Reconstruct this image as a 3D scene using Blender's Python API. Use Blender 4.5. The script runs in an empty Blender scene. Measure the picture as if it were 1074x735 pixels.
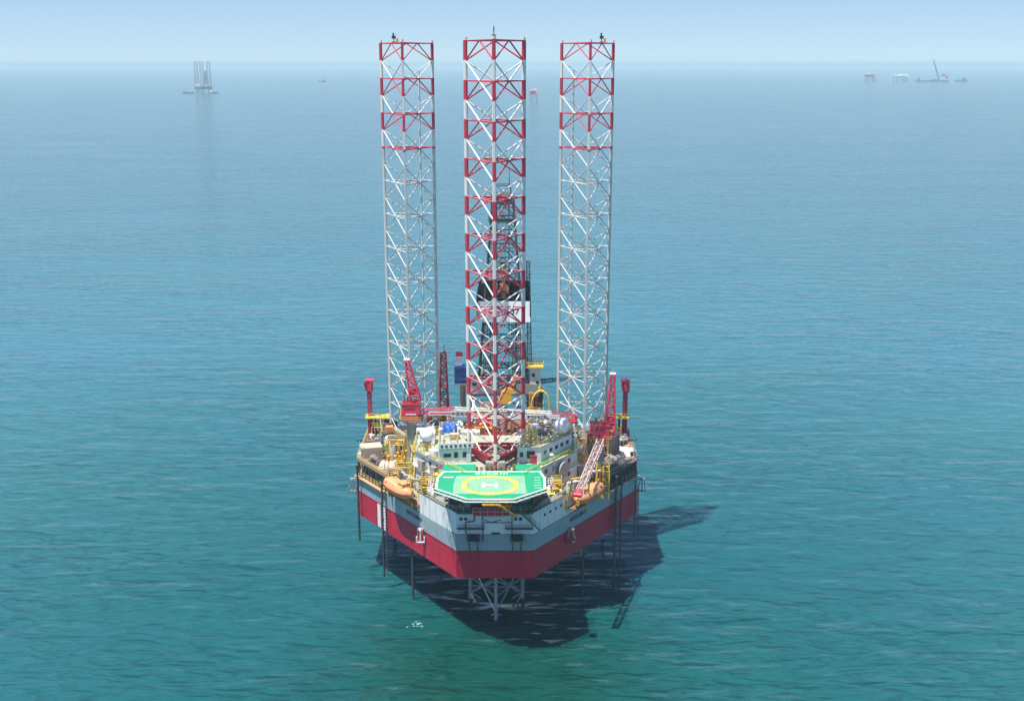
import bpy, math, random
from mathutils import Vector, Matrix
R = math.radians
rnd = random.Random(7)
scene = bpy.context.scene
col = scene.collection

# ------------------------------------------------------------------ camera
cam_d = bpy.data.cameras.new('camera')
cam = bpy.data.objects.new('camera', cam_d)
col.objects.link(cam)
scene.camera = cam
CAM = Vector((3.6, -237.0, 121.0))
cam.location = CAM
cam.rotation_euler = (R(90 - 14.31), 0, 0)
cam_d.sensor_width = 36
cam_d.lens = 36 * 1180 / 1074
cam_d.clip_start = 1
cam_d.clip_end = 90000

# ------------------------------------------------------------------ light, sky, exposure
SUN_EL, SUN_AZ = R(72), R(-123)          # azimuth from +Y clockwise
sdir = Vector((math.cos(SUN_EL) * math.sin(SUN_AZ), math.cos(SUN_EL) * math.cos(SUN_AZ), math.sin(SUN_EL)))
sun_d = bpy.data.lights.new('sun', 'SUN')
sun_d.energy = 5.0
sun_d.angle = R(0.5)
sun_d.color = (1.0, 0.955, 0.89)
sun = bpy.data.objects.new('sun', sun_d)
col.objects.link(sun)
sun.rotation_euler = sdir.to_track_quat('Z', 'Y').to_euler()
world = bpy.data.worlds.new('World')
scene.world = world
world.use_nodes = True
wn = world.node_tree
bg = wn.nodes['Background']
sky = wn.nodes.new('ShaderNodeTexSky')
sky.sky_type = 'NISHITA'
sky.sun_disc = False
sky.sun_elevation = SUN_EL
sky.sun_rotation = SUN_AZ
sky.air_density = 1.0
sky.dust_density = 0.2
sky.ozone_density = 5.0
tint = wn.nodes.new('ShaderNodeMix')          # clear maritime air: a bluer sky
tint.data_type = 'RGBA'
tint.blend_type = 'MULTIPLY'
tint.inputs[0].default_value = 1
tint.inputs[7].default_value = (1.46, 1.40, 1.38, 1)
wn.links.new(sky.outputs[0], tint.inputs[6])
wtc = wn.nodes.new('ShaderNodeTexCoord')      # the hazy band near the horizon is even: skip the lowest degrees
wadd = wn.nodes.new('ShaderNodeVectorMath')
wadd.inputs[1].default_value = (0, 0, .07)
wn.links.new(wtc.outputs['Generated'], wadd.inputs[0])
wnorm = wn.nodes.new('ShaderNodeVectorMath')
wnorm.operation = 'NORMALIZE'
wn.links.new(wadd.outputs[0], wnorm.inputs[0])
wn.links.new(wnorm.outputs[0], sky.inputs[0])
wn.links.new(tint.outputs[2], bg.inputs[0])
bg.inputs[1].default_value = 0.072
scene.view_settings.view_transform = 'Standard'
scene.view_settings.look = 'None'
scene.view_settings.gamma = 1
scene.view_settings.use_curve_mapping = False
scene.view_settings.exposure = 0.52
scene.render.engine = 'CYCLES'
scene.cycles.volume_bounces = 1
scene.cycles.max_bounces = 6
scene.cycles.sample_clamp_direct = 6
scene.cycles.sample_clamp_indirect = 3
scene.cycles.caustics_reflective = False
scene.cycles.caustics_refractive = False


# ------------------------------------------------------------------ materials
def new_mat(name):
    m = bpy.data.materials.new(name)
    m.use_nodes = True
    return m, m.node_tree, m.node_tree.nodes['Principled BSDF']


def noise(nt, vec, scale, detail=4, rough=.55):
    n = nt.nodes.new('ShaderNodeTexNoise')
    n.inputs['Scale'].default_value = scale
    n.inputs['Detail'].default_value = detail
    n.inputs['Roughness'].default_value = rough
    if vec is not None:
        nt.links.new(vec, n.inputs['Vector'])
    return n


def ramp(nt, fac, a, b, ca=(0, 0, 0, 1), cb=(1, 1, 1, 1)):
    r = nt.nodes.new('ShaderNodeValToRGB')
    r.color_ramp.elements[0].position = a
    r.color_ramp.elements[1].position = b
    r.color_ramp.elements[0].color = ca
    r.color_ramp.elements[1].color = cb
    nt.links.new(fac, r.inputs[0])
    return r


def mix(nt, fac, a, b):
    m = nt.nodes.new('ShaderNodeMix')
    m.data_type = 'RGBA'
    for sock, v in ((m.inputs[0], fac), (m.inputs[6], a), (m.inputs[7], b)):
        if isinstance(v, bpy.types.NodeSocket):
            nt.links.new(v, sock)
        elif isinstance(v, (int, float)):
            sock.default_value = v
        else:
            sock.default_value = (*v, 1)
    return m.outputs[2]


def math_node(nt, op, a, b=None):
    m = nt.nodes.new('ShaderNodeMath')
    m.operation = op
    for i, v in enumerate((a, b)):
        if v is None:
            continue
        if isinstance(v, bpy.types.NodeSocket):
            nt.links.new(v, m.inputs[i])
        else:
            m.inputs[i].default_value = v
    return m.outputs[0]


def weathered(nt, vec, colour, dirt, amount):
    """paint with broad fading and streaky grime that runs down the plates"""
    mp = nt.nodes.new('ShaderNodeMapping')
    mp.inputs['Scale'].default_value = (1.0, 1.0, 0.14)
    nt.links.new(vec, mp.inputs[0])
    streak = noise(nt, mp.outputs[0], 1.1, 5, .65)
    fade = noise(nt, vec, .23, 3)
    c = mix(nt, math_node(nt, 'MULTIPLY', fade.outputs[0], .38), colour, tuple(min(1, x * 1.25 + .02) for x in colour))
    g = ramp(nt, streak.outputs[0], .52, .78)
    return mix(nt, math_node(nt, 'MULTIPLY', g.outputs[0], amount), c, dirt)


def paint(name, colour, rough=.45, dirt=(.12, .07, .04), amount=.35):
    m, nt, b = new_mat(name)
    tc = nt.nodes.new('ShaderNodeTexCoord')
    nt.links.new(weathered(nt, tc.outputs['Object'], colour, dirt, amount), b.inputs['Base Color'])
    b.inputs['Roughness'].default_value = rough
    return m


M = {
    'hull_red': paint('hull_red_paint', (.56, .012, .045), .4, (.26, .02, .03), .45),
    'hull_grey': paint('hull_grey_paint', (.30, .39, .41), .45, (.2, .17, .14), .35),
    'white': paint('white_paint', (.76, .77, .75), .4, (.42, .33, .24), .3),
    'clean_white': paint('clean_white', (.82, .83, .82), .35, (.6, .58, .54), .08),
    'pale': paint('pale_grey_paint', (.64, .68, .69), .45, (.3, .25, .2), .3),
    'crane_red': paint('crane_red_paint', (.62, .045, .10), .38, (.25, .03, .03), .4),
    'dark_red': paint('dark_red_paint', (.24, .015, .025), .5, (.1, .02, .02), .4),
    'yellow': paint('safety_yellow', (.68, .50, .08), .45, (.3, .2, .08), .3),
    'mustard': paint('mustard_yellow', (.72, .40, .03), .45, (.3, .17, .04), .3),
    'orange': paint('lifeboat_orange', (.80, .33, .13), .45, (.5, .24, .12), .25),
    'rust': paint('rusty_steel', (.25, .12, .06), .8, (.1, .05, .03), .6),
    'brown': paint('brown_steel', (.20, .14, .10), .7, (.07, .05, .04), .6),
    'steel': paint('grey_steel', (.30, .30, .29), .45, (.13, .1, .07), .5),
    'dark': paint('dark_steel', (.055, .06, .065), .5, (.12, .07, .05), .4),
    'black': paint('black_tarp', (.016, .018, .022), .7, (.04, .04, .04), .3),
    'beige': paint('beige_canvas', (.52, .44, .34), .7, (.3, .22, .15), .45),
    'deck': paint('deck_paint', (.20, .20, .15), .75, (.12, .08, .05), .7),
    'roof_green': paint('roof_green', (.36, .38, .28), .7, (.2, .16, .1), .5),
    'blue': paint('blue_paint', (.03, .12, .42), .5, (.03, .05, .12), .35),
    'navy': paint('navy_paint', (.03, .055, .09), .5, (.06, .05, .04), .35),
    'green': paint('green_paint', (.03, .30, .12), .5, (.05, .1, .05), .35),
    'heli_green': paint('helideck_green', (.006, .33, .15), .6, (.015, .24, .11), .45),
    'heli_pale': paint('helideck_pale_green', (.24, .44, .27), .65, (.15, .34, .19), .4),
    'heli_white': paint('helideck_white', (.82, .85, .80), .6, (.5, .6, .5), .35),
    'heli_yellow': paint('helideck_yellow', (.86, .78, .05), .6, (.55, .6, .2), .3),
    'leg_steel': paint('pale_leg_steel', (.62, .62, .57), .45, (.36, .31, .22), .5),
    'under_steel': paint('wet_leg_steel', (.22, .24, .25), .4, (.06, .08, .06), .7),
    'stern_red': paint('stern_crane_red', (.38, .03, .06), .45, (.2, .03, .03), .4),
    'faded_pink': paint('faded_boom_paint', (.60, .44, .41), .55, (.42, .2, .18), .55),
    'foam': paint('sea_foam', (.24, .42, .42), .8, (.3, .5, .48), .4),
    'ink': paint('sign_ink', (.05, .035, .04), .6, (.05, .03, .03), .2),
    'ink_red': paint('sign_red', (.55, .05, .05), .6, (.4, .1, .1), .3),
}
_g, _nt, _b = new_mat('window_glass')
_b.inputs['Base Color'].default_value = (.015, .035, .045, 1)
_b.inputs['Roughness'].default_value = .08
M['glass'] = _g


def hull_paint(name, colour, rust):
    """painted shell plating: welded seams, faded strakes, rust runs and fender scrapes"""
    m, nt, b = new_mat(name)
    tc = nt.nodes.new('ShaderNodeTexCoord')
    vec = tc.outputs['Object']
    c = weathered(nt, vec, colour, rust, .55)
    sp = nt.nodes.new('ShaderNodeSeparateXYZ')
    nt.links.new(vec, sp.inputs[0])
    along = math_node(nt, 'ADD', sp.outputs[0], math_node(nt, 'MULTIPLY', sp.outputs[1], .31))
    fr = math_node(nt, 'FRACT', math_node(nt, 'MULTIPLY', along, .55))
    fz = math_node(nt, 'FRACT', math_node(nt, 'MULTIPLY', sp.outputs[2], .48))
    seam = math_node(nt, 'MAXIMUM', math_node(nt, 'LESS_THAN', fr, .05), math_node(nt, 'LESS_THAN', fz, .05))
    c = mix(nt, math_node(nt, 'MULTIPLY', seam, .28), c, tuple(x * .55 for x in colour))
    blotch = noise(nt, vec, .16, 6, .7)
    pale = tuple(min(1, x * 1.2 + .05) for x in colour)
    c = mix(nt, math_node(nt, 'MULTIPLY', ramp(nt, blotch.outputs[0], .52, .64).outputs[0], .28), c, pale)
    mp = nt.nodes.new('ShaderNodeMapping')
    mp.inputs['Scale'].default_value = (1.6, 1.6, .07)
    nt.links.new(vec, mp.inputs[0])
    run = noise(nt, mp.outputs[0], 1.0, 4, .6)
    c = mix(nt, math_node(nt, 'MULTIPLY', ramp(nt, run.outputs[0], .62, .72).outputs[0], .5), c, (.16, .09, .05))
    nt.links.new(c, b.inputs['Base Color'])
    b.inputs['Roughness'].default_value = .45
    bp = nt.nodes.new('ShaderNodeBump')
    bp.inputs['Strength'].default_value = .5
    bp.inputs['Distance'].default_value = .12
    nt.links.new(noise(nt, vec, .5, 2).outputs[0], bp.inputs['Height'])
    nt.links.new(bp.outputs[0], b.inputs['Normal'])
    return m


def deck_paint_worn(name, colour, worn):
    """landing deck coating: panel joints, tyre scuffs, rubbed patches"""
    m, nt, b = new_mat(name)
    tc = nt.nodes.new('ShaderNodeTexCoord')
    vec = tc.outputs['Object']
    a = noise(nt, vec, .35, 6, .7)
    c = mix(nt, math_node(nt, 'MULTIPLY', ramp(nt, a.outputs[0], .46, .66).outputs[0], .6), colour, worn)
    mp = nt.nodes.new('ShaderNodeMapping')
    mp.inputs['Rotation'].default_value = (0, 0, R(38))
    mp.inputs['Scale'].default_value = (.25, 2.4, 1)
    nt.links.new(vec, mp.inputs[0])
    sc = noise(nt, mp.outputs[0], .9, 4, .6)
    c = mix(nt, math_node(nt, 'MULTIPLY', ramp(nt, sc.outputs[0], .6, .72).outputs[0], .45), c, tuple(x * .45 for x in colour))
    sp = nt.nodes.new('ShaderNodeSeparateXYZ')
    nt.links.new(vec, sp.inputs[0])
    j = math_node(nt, 'LESS_THAN', math_node(nt, 'FRACT', math_node(nt, 'MULTIPLY', sp.outputs[0], .42)), .05)
    c = mix(nt, math_node(nt, 'MULTIPLY', j, .35), c, tuple(x * .5 for x in colour))
    nt.links.new(c, b.inputs['Base Color'])
    b.inputs['Roughness'].default_value = .7
    return m


M['heli_green'] = deck_paint_worn('helideck_green_coat', (.006, .33, .15), (.02, .25, .13))
M['heli_pale'] = deck_paint_worn('helideck_pale_coat', (.23, .43, .27), (.12, .36, .19))
M['heli_yellow'] = deck_paint_worn('helideck_yellow_line', (.80, .70, .05), (.52, .56, .14))
M['heli_white'] = deck_paint_worn('helideck_white_line', (.78, .82, .76), (.48, .62, .50))
M['hull_red'] = hull_paint('hull_red_plating', (.47, .006, .038), (.22, .015, .03))
M['hull_grey'] = hull_paint('hull_grey_plating', (.27, .36, .39), (.2, .17, .14))


def banded(name, top, period, limit):
    """leg paint: red and white bands counted down from the leg head; bare pale steel below LIMIT"""
    m, nt, b = new_mat(name)
    tc = nt.nodes.new('ShaderNodeTexCoord')
    sp = nt.nodes.new('ShaderNodeSeparateXYZ')
    nt.links.new(tc.outputs['Object'], sp.inputs[0])
    d = math_node(nt, 'SUBTRACT', top + .15, sp.outputs[2])
    fr = math_node(nt, 'FRACT', math_node(nt, 'DIVIDE', d, period))
    red = math_node(nt, 'LESS_THAN', fr, .5)
    wet = math_node(nt, 'LESS_THAN', sp.outputs[2], 22)
    w = weathered(nt, tc.outputs['Object'], (.74, .72, .66), (.45, .38, .28), .3)
    r_ = weathered(nt, tc.outputs['Object'], (.55, .03, .06), (.36, .04, .05), .4)
    g = weathered(nt, tc.outputs['Object'], (.56, .56, .52), (.28, .24, .17), .6)
    u = weathered(nt, tc.outputs['Object'], (.33, .35, .37), (.10, .11, .09), .5)
    c = mix(nt, red, w, r_)
    if limit is not None:
        c = mix(nt, math_node(nt, 'GREATER_THAN', d, limit), c, g)
    c = mix(nt, wet, c, u)
    nt.links.new(c, b.inputs['Base Color'])
    b.inputs['Roughness'].default_value = .42
    return m


# ------------------------------------------------------------------ mesh helpers
class MB:
    """collects shapes in world coordinates; build() links them as ONE mesh object"""

    def __init__(s):
        s.v, s.f, s.mi, s.mats = [], [], [], []
        s.cur = 0
        s.smooth = []

    def mat(s, key):
        if key not in s.mats:
            s.mats.append(key)
        s.cur = s.mats.index(key)
        return s

    def add(s, vs, fs, smooth=False):
        o = len(s.v)
        s.v += [tuple(x) for x in vs]
        for f in fs:
            s.f.append([o + i for i in f])
            s.mi.append(s.cur)
            s.smooth.append(smooth)
        return s

    def box(s, c, size, rz=0.0, mtx=None):
        hx, hy, hz = (x / 2 for x in size)
        vs = [Vector((x, y, z)) for z in (-hz, hz) for (x, y) in ((-hx, -hy), (hx, -hy), (hx, hy), (-hx, hy))]
        m = mtx or Matrix.Rotation(rz, 3, 'Z')
        c = Vector(c)
        return s.add([m @ v + c for v in vs],
                     [(3, 2, 1, 0), (4, 5, 6, 7), (0, 1, 5, 4), (1, 2, 6, 5), (2, 3, 7, 6), (3, 0, 4, 7)])

    def tube(s, a, b, r, r2=None, n=6, caps=True):
        a, b = Vector(a), Vector(b)
        d = b - a
        if d.length < 1e-6:
            return s
        d.normalize()
        u = d.orthogonal().normalized()
        w = d.cross(u)
        r2 = r if r2 is None else r2
        vs = []
        for p, rr in ((a, r), (b, r2)):
            for i in range(n):
                t = 2 * math.pi * i / n
                vs.append(p + (u * math.cos(t) + w * math.sin(t)) * rr)
        fs = [(i, (i + 1) % n, n + (i + 1) % n, n + i) for i in range(n)]
        s.add(vs, fs, True)
        if caps:
            s.add(vs[:n], [tuple(range(n))[::-1]])
            s.add(vs[n:], [tuple(range(n))])
        return s

    def path(s, pts, r, n=6):
        for a, b in zip(pts, pts[1:]):
            s.tube(a, b, r, n=n)
        return s

    def prism(s, poly, z0, z1, cap=True):
        n = len(poly)
        vs = [(x, y, z0) for x, y in poly] + [(x, y, z1) for x, y in poly]
        fs = [(i, (i + 1) % n, n + (i + 1) % n, n + i) for i in range(n)]
        if cap:
            fs += [tuple(range(n))[::-1], tuple(range(n, 2 * n))]
        return s.add(vs, fs)

    def lathe(s, c, prof, n=20, axis='Z'):
        c = Vector(c)
        vs = []
        for (r, z) in prof:
            for i in range(n):
                t = 2 * math.pi * i / n
                p = Vector((r * math.cos(t), r * math.sin(t), z))
                if axis == 'X':
                    p = Vector((p.z, p.x, p.y))
                elif axis == 'Y':
                    p = Vector((p.x, p.z, p.y))
                vs.append(c + p)
        fs = []
        for k in range(len(prof) - 1):
            for i in range(n):
                j = (i + 1) % n
                fs.append((k * n + i, k * n + j, (k + 1) * n + j, (k + 1) * n + i))
        s.add(vs, fs, True)
        s.add(vs[:n], [tuple(range(n))[::-1]])
        s.add(vs[-n:], [tuple(range(n))])
        return s

    def rail(s, pts, h=1.1, step=2.0, r=.05, closed=False, rails=(1.0, .55)):
        pts = [Vector(p) for p in pts]
        if closed:
            pts = pts + [pts[0]]
        for a, b in zip(pts, pts[1:]):
            L = (b - a).length
            k = max(1, round(L / step))
            for i in range(k + 1):
                p = a.lerp(b, i / k)
                s.tube(p, p + Vector((0, 0, h)), r, n=4)
            for q in rails:
                s.tube(a + Vector((0, 0, h * q)), b + Vector((0, 0, h * q)), r, n=4)
        return s

    def lattice(s, a, b, w0, w1, up=(0, 0, 1), seg=2.0, rc=.12, rb=.07, h0=None, h1=None, n=5):
        """a four-chord box truss from a to b"""
        a, b = Vector(a), Vector(b)
        d = (b - a)
        L = d.length
        d.normalize()
        up = Vector(up)
        sx = d.cross(up).normalized()
        sz = sx.cross(d).normalized()
        h0 = w0 if h0 is None else h0
        h1 = w1 if h1 is None else h1
        k = max(2, round(L / seg))

        def corner(i, q):
            t = i / k
            w, h = (w0 + (w1 - w0) * t) / 2, (h0 + (h1 - h0) * t) / 2
            p = a + d * (L * t)
            ex, ez = ((-1, -1), (1, -1), (1, 1), (-1, 1))[q % 4]
            return p + sx * (ex * w) + sz * (ez * h)
        for q in range(4):
            s.tube(corner(0, q), corner(k, q), rc, n=n)
            for i in range(k):
                if (i + q) % 2:
                    s.tube(corner(i, q), corner(i + 1, q + 1), rb, n=4)
                else:
                    s.tube(corner(i, q + 1), corner(i + 1, q), rb, n=4)
                s.tube(corner(i, q), corner(i, q + 1), rb, n=4)
            s.tube(corner(k, q), corner(k, q + 1), rb, n=4)
        return s

    def build(s, name, mat=None, parent=None, origin=None):
        me = bpy.data.meshes.new(name)
        o_ = Vector(parent.location) if parent is not None and origin is None else Vector(origin or (0, 0, 0))
        if parent is not None and parent.parent is not None and origin is None:
            o_ = Vector(parent.location) + Vector(parent.parent.location)
        me.from_pydata([(x - o_.x, y - o_.y, z - o_.z) for x, y, z in s.v], [], s.f)
        keys = s.mats if s.mats else [mat]
        for k in keys:
            me.materials.append(k if isinstance(k, bpy.types.Material) else M[k])
        if s.mats:
            me.polygons.foreach_set('material_index', s.mi)
        me.polygons.foreach_set('use_smooth', s.smooth)
        me.update()
        o = bpy.data.objects.new(name, me)
        col.objects.link(o)
        if parent is not None:
            o.parent = parent
        else:
            o.location = o_
        return o


def tag(o, label, cat, group=None, kind=None):
    if label:
        o['label'] = label
    if cat:
        o['category'] = cat
    if group:
        o['group'] = group
    if kind:
        o['kind'] = kind
    return o


def thing(name, label, cat, loc=(0, 0, 0), group=None):
    o = bpy.data.objects.new(name, None)
    o.empty_display_size = .5
    col.objects.link(o)
    o.location = loc
    return tag(o, label, cat, group)


def dup(root, loc, rz=None, label=None, scale=None):
    c = root.copy()
    col.objects.link(c)
    c.location = loc
    if rz is not None:
        c.rotation_euler = (0, 0, rz)
    if scale:
        c.scale = scale
    if label:
        c['label'] = label
    for ch in list(root.children):
        d = ch.copy()
        col.objects.link(d)
        d.parent = c
        for g in list(ch.children):
            e = g.copy()
            col.objects.link(e)
            e.parent = d
    return c


def lettering(name, text, size, mtx, mat, parent, depth=.03):
    """words as solid letters; mtx places the text plane in the parent's space"""
    cu = bpy.data.curves.new(name, 'FONT')
    cu.body = text
    cu.size = size
    cu.extrude = depth
    cu.align_x = 'CENTER'
    cu.align_y = 'CENTER'
    t = bpy.data.objects.new(name, cu)
    col.objects.link(t)
    bpy.context.view_layer.update()
    dg = bpy.context.evaluated_depsgraph_get()
    me = bpy.data.meshes.new_from_object(t.evaluated_get(dg))
    bpy.data.objects.remove(t)
    bpy.data.curves.remove(cu)
    me.transform(mtx)
    me.materials.clear()
    me.materials.append(M[mat])
    o = bpy.data.objects.new(name, me)
    col.objects.link(o)
    o.parent = parent
    return o


def place(loc, rx=90, rz=0):
    return Matrix.Translation(Vector(loc)) @ Matrix.Rotation(R(rz), 4, 'Z') @ Matrix.Rotation(R(rx), 4, 'X')


# ------------------------------------------------------------------ the sea
def sea_material():
    m, nt, b = new_mat('sea_water')
    tc = nt.nodes.new('ShaderNodeTexCoord')
    vec = tc.outputs['Object']
    mp = nt.nodes.new('ShaderNodeMapping')
    mp.inputs['Rotation'].default_value = (0, 0, R(-9))
    mp.inputs['Scale'].default_value = (.42, 1.0, 1.0)
    nt.links.new(vec, mp.inputs[0])
    v = mp.outputs[0]
    n1 = noise(nt, v, .17, 3, .5)
    n2 = noise(nt, v, .42, 2, .45)
    n3 = noise(nt, v, .045, 2, .5)
    n4 = noise(nt, v, .0125, 3, .55)
    def ridged(n):
        return math_node(nt, 'SUBTRACT', 1.0, math_node(nt, 'ABSOLUTE', math_node(nt, 'MULTIPLY', math_node(nt, 'SUBTRACT', n.outputs[0], .5), 3.2)))
    mp2 = nt.nodes.new('ShaderNodeMapping')
    mp2.inputs['Rotation'].default_value = (0, 0, R(13))
    mp2.inputs['Scale'].default_value = (.30, 1.0, 1.0)
    nt.links.new(vec, mp2.inputs[0])
    n5 = noise(nt, mp2.outputs[0], .095, 3, .55)
    h = math_node(nt, 'ADD', math_node(nt, 'MULTIPLY', ridged(n1), .55), math_node(nt, 'MULTIPLY', n2.outputs[0], .26))
    h = math_node(nt, 'ADD', h, math_node(nt, 'MULTIPLY', ridged(n5), .75))
    h = math_node(nt, 'ADD', h, math_node(nt, 'MULTIPLY', n3.outputs[0], 1.3))
    gust = ramp(nt, n4.outputs[0], .3, .7, (.45, .45, .45, 1), (1, 1, 1, 1))
    h = math_node(nt, 'MULTIPLY', h, gust.outputs[0])
    soft = math_node(nt, 'ADD', math_node(nt, 'MULTIPLY', noise(nt, v, .2, 1.5, .45).outputs[0], .8), math_node(nt, 'MULTIPLY', noise(nt, mp2.outputs[0], .1, 1.5, .45).outputs[0], .9))
    soft = math_node(nt, 'MULTIPLY', math_node(nt, 'ADD', soft, math_node(nt, 'MULTIPLY', noise(nt, v, .5, 1, .4).outputs[0], .22)), gust.outputs[0])

    def bump(dist, h=h):
        bp = nt.nodes.new('ShaderNodeBump')
        bp.inputs['Strength'].default_value = 1.0
        bp.inputs['Distance'].default_value = dist
        nt.links.new(h, bp.inputs['Height'])
        return bp.outputs[0]
    big = noise(nt, vec, .006, 4, .6)
    c = mix(nt, ramp(nt, big.outputs[0], .35, .65).outputs[0], (.050, .182, .238), (.052, .190, .222))
    # greener water round the rig's feet, darkened in its colour for the rig's reflection
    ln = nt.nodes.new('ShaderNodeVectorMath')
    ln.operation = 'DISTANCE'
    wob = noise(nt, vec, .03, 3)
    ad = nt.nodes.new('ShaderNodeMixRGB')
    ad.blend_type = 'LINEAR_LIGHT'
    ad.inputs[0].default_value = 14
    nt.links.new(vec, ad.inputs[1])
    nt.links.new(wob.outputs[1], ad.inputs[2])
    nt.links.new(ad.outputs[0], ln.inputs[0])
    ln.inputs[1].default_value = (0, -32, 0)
    rig_reflection = ramp(nt, math_node(nt, 'DIVIDE', ln.outputs['Value'], 80), .15, .62, (1, 1, 1, 1), (0, 0, 0, 1))
    # colour lightened and blued away from the rig to carry sky reflection and haze
    sky_fade = ramp(nt, math_node(nt, 'DIVIDE', ln.outputs['Value'], 900), .07, .36, (1, 1, 1, 1), (0, 0, 0, 1))
    c = mix(nt, sky_fade.outputs[0], c, mix(nt, ramp(nt, big.outputs[0], .35, .65).outputs[0], (.010, .094, .114), (.011, .100, .100)))
    c = mix(nt, math_node(nt, 'MULTIPLY', rig_reflection.outputs[0], .8), c, (.003, .052, .036))
    # light that enters the cloudy water spreads before it comes back: half plain, half scattered
    nt.nodes.remove(b)
    df = nt.nodes.new('ShaderNodeBsdfDiffuse')
    nt.links.new(c, df.inputs['Color'])
    nt.links.new(bump(6.5), df.inputs['Normal'])
    ss = nt.nodes.new('ShaderNodeSubsurfaceScattering')
    ss.falloff = 'BURLEY'
    ss.inputs['Scale'].default_value = 3.0
    ss.inputs['Radius'].default_value = (.6, 1.2, 1.3)
    nt.links.new(c, ss.inputs['Color'])
    body = nt.nodes.new('ShaderNodeMixShader')
    body.inputs[0].default_value = .3
    nt.links.new(df.outputs[0], body.inputs[1])
    nt.links.new(ss.outputs[0], body.inputs[2])
    gl = nt.nodes.new('ShaderNodeBsdfGlossy')
    gl.inputs['Roughness'].default_value = .13
    nb = bump(1.5, soft)
    nt.links.new(nb, gl.inputs['Normal'])
    fz = nt.nodes.new('ShaderNodeFresnel')
    fz.inputs['IOR'].default_value = 1.36
    nt.links.new(nb, fz.inputs['Normal'])
    top = nt.nodes.new('ShaderNodeMixShader')
    nt.links.new(fz.outputs[0], top.inputs[0])
    nt.links.new(body.outputs[0], top.inputs[1])
    nt.links.new(gl.outputs[0], top.inputs[2])
    nt.links.new(top.outputs[0], nt.nodes['Material Output'].inputs['Surface'])
    return m


S = 22000
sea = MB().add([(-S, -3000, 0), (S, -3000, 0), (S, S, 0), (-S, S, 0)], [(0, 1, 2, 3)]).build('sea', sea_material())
tag(sea, None, None, kind='structure')

# ------------------------------------------------------------------ haze over the water
hz_m = bpy.data.materials.new('haze_air')
hz_m.use_nodes = True
_nt = hz_m.node_tree
_nt.nodes.remove(_nt.nodes['Principled BSDF'])
pv = _nt.nodes.new('ShaderNodeVolumePrincipled')
pv.inputs['Color'].default_value = (.58, .74, .80, 1)
pv.inputs['Density'].default_value = .0001
pv.inputs['Anisotropy'].default_value = 0.0
_nt.links.new(pv.outputs[0], _nt.nodes['Material Output'].inputs['Volume'])
haze = MB().box((0, 13200, 67), (46000, 33000, 136)).build('haze', hz_m)
tag(haze, None, None, kind='stuff')

# ------------------------------------------------------------------ hull
HZ0, HZ1, HZ2 = 14.0, 20.3, 24.0
OUT = [(-8.3, -15), (8.3, -15), (34.4, 21), (34.4, 50), (-34.4, 50), (-34.4, 21)]


def grow(poly, d):
    """offset a counter-clockwise polygon outwards by d"""
    n = len(poly)
    res = []
    for i in range(n):
        p0, p1, p2 = (Vector(poly[(i + k) % n]) for k in (-1, 0, 1))
        e1, e2 = (p1 - p0).normalized(), (p2 - p1).normalized()
        n1, n2 = Vector((e1.y, -e1.x)), Vector((e2.y, -e2.x))
        b = (n1 + n2)
        res.append(tuple(p1 + b * (d / (1 + n1.dot(n2)))))
    return res


hull = thing('rig_hull', 'red and grey wedge-nosed platform hull raised on legs above the water', 'rig hull', (0, 15, 14))
hs = MB().mat('hull_red').prism(OUT, HZ0, HZ1).build('lower_band', None, hull)
MB().mat('hull_grey').prism(grow(OUT, -.02), HZ1 + .002, HZ2).build('upper_band', None, hull)
MB().prism(grow(OUT, -.35), HZ2 + .004, HZ2 + .1).build('deck', 'deck', hull)
MB().prism(grow(OUT, .10), HZ1 - .12, HZ1 + .06).build('rubbing_strake', 'dark_red', hull)
q = MB()
F0, F1 = Vector((-8.3, -15, 0)), Vector((-34.4, 21, 0))
fdir = (F1 - F0).normalized()
fn = Vector((-fdir.y, fdir.x, 0)) * (1 if Vector((-fdir.y, fdir.x, 0)).x < 0 else -1)


def facet(t, out, z, side=-1):
    """a point on the slanting bow side: t metres from the nose corner, out metres off the plating"""
    p = F0 + fdir * t + fn * out
    return Vector((p.x * (1 if side < 0 else -1), p.y, z))


fang = math.atan2(fdir.y, fdir.x)
for t in (31.0, 33.3):
    p = facet(t, .03, (HZ0 + HZ1) / 2)
    q.box(p, (1.5, .1, HZ1 - HZ0 - .5), fang)
q.build('draught_panel', 'white', hull)
NAMES_ON_HULL = [(-1, facet(17.2, .06, 22.5)), (1, facet(17.2, .06, 22.5, 1))]
q = MB()
for side in (-1, 1):
    q.rail([facet(20, -.4, HZ2 + .1, side), facet(43.5, -.4, HZ2 + .1, side)], step=2.2)
    q.rail([(side * 34, 22, HZ2 + .1), (side * 34, 49.6, HZ2 + .1)], step=2.5)
q.rail([(-34, 49.6, HZ2 + .1), (34, 49.6, HZ2 + .1)], step=2.5)
q.build('guard_rail', 'yellow', hull)


def anchor(loc, lab, side, mat):
    t = thing('bower_anchor', lab, 'anchor', loc, 'anchors stowed on the hull sides')
    x, y, z = loc
    MB().tube((x, y, z + 2.0), (x, y, z - .6), .16).tube((x, y, z + 2.0), (x, y, z + 2.5), .3, .2).build('shank', mat, t)
    MB().tube((x - 1.0, y, z - .75), (x + 1.0, y, z - .75), .2).box((x - .85, y, z - .1), (.3, .4, 1.4)).box((x + .85, y, z - .1), (.3, .4, 1.4)).build('flukes', mat, t)
    MB().box((x, y + .5, z + 2.2), (1.3, .9, .3)).tube((x - .5, y, z + 2.1), (x - .8, y + .2, z - .2), .1).tube((x + .5, y, z + 2.1), (x + .8, y + .2, z - .2), .1).build('rack', 'steel', t)


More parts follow.
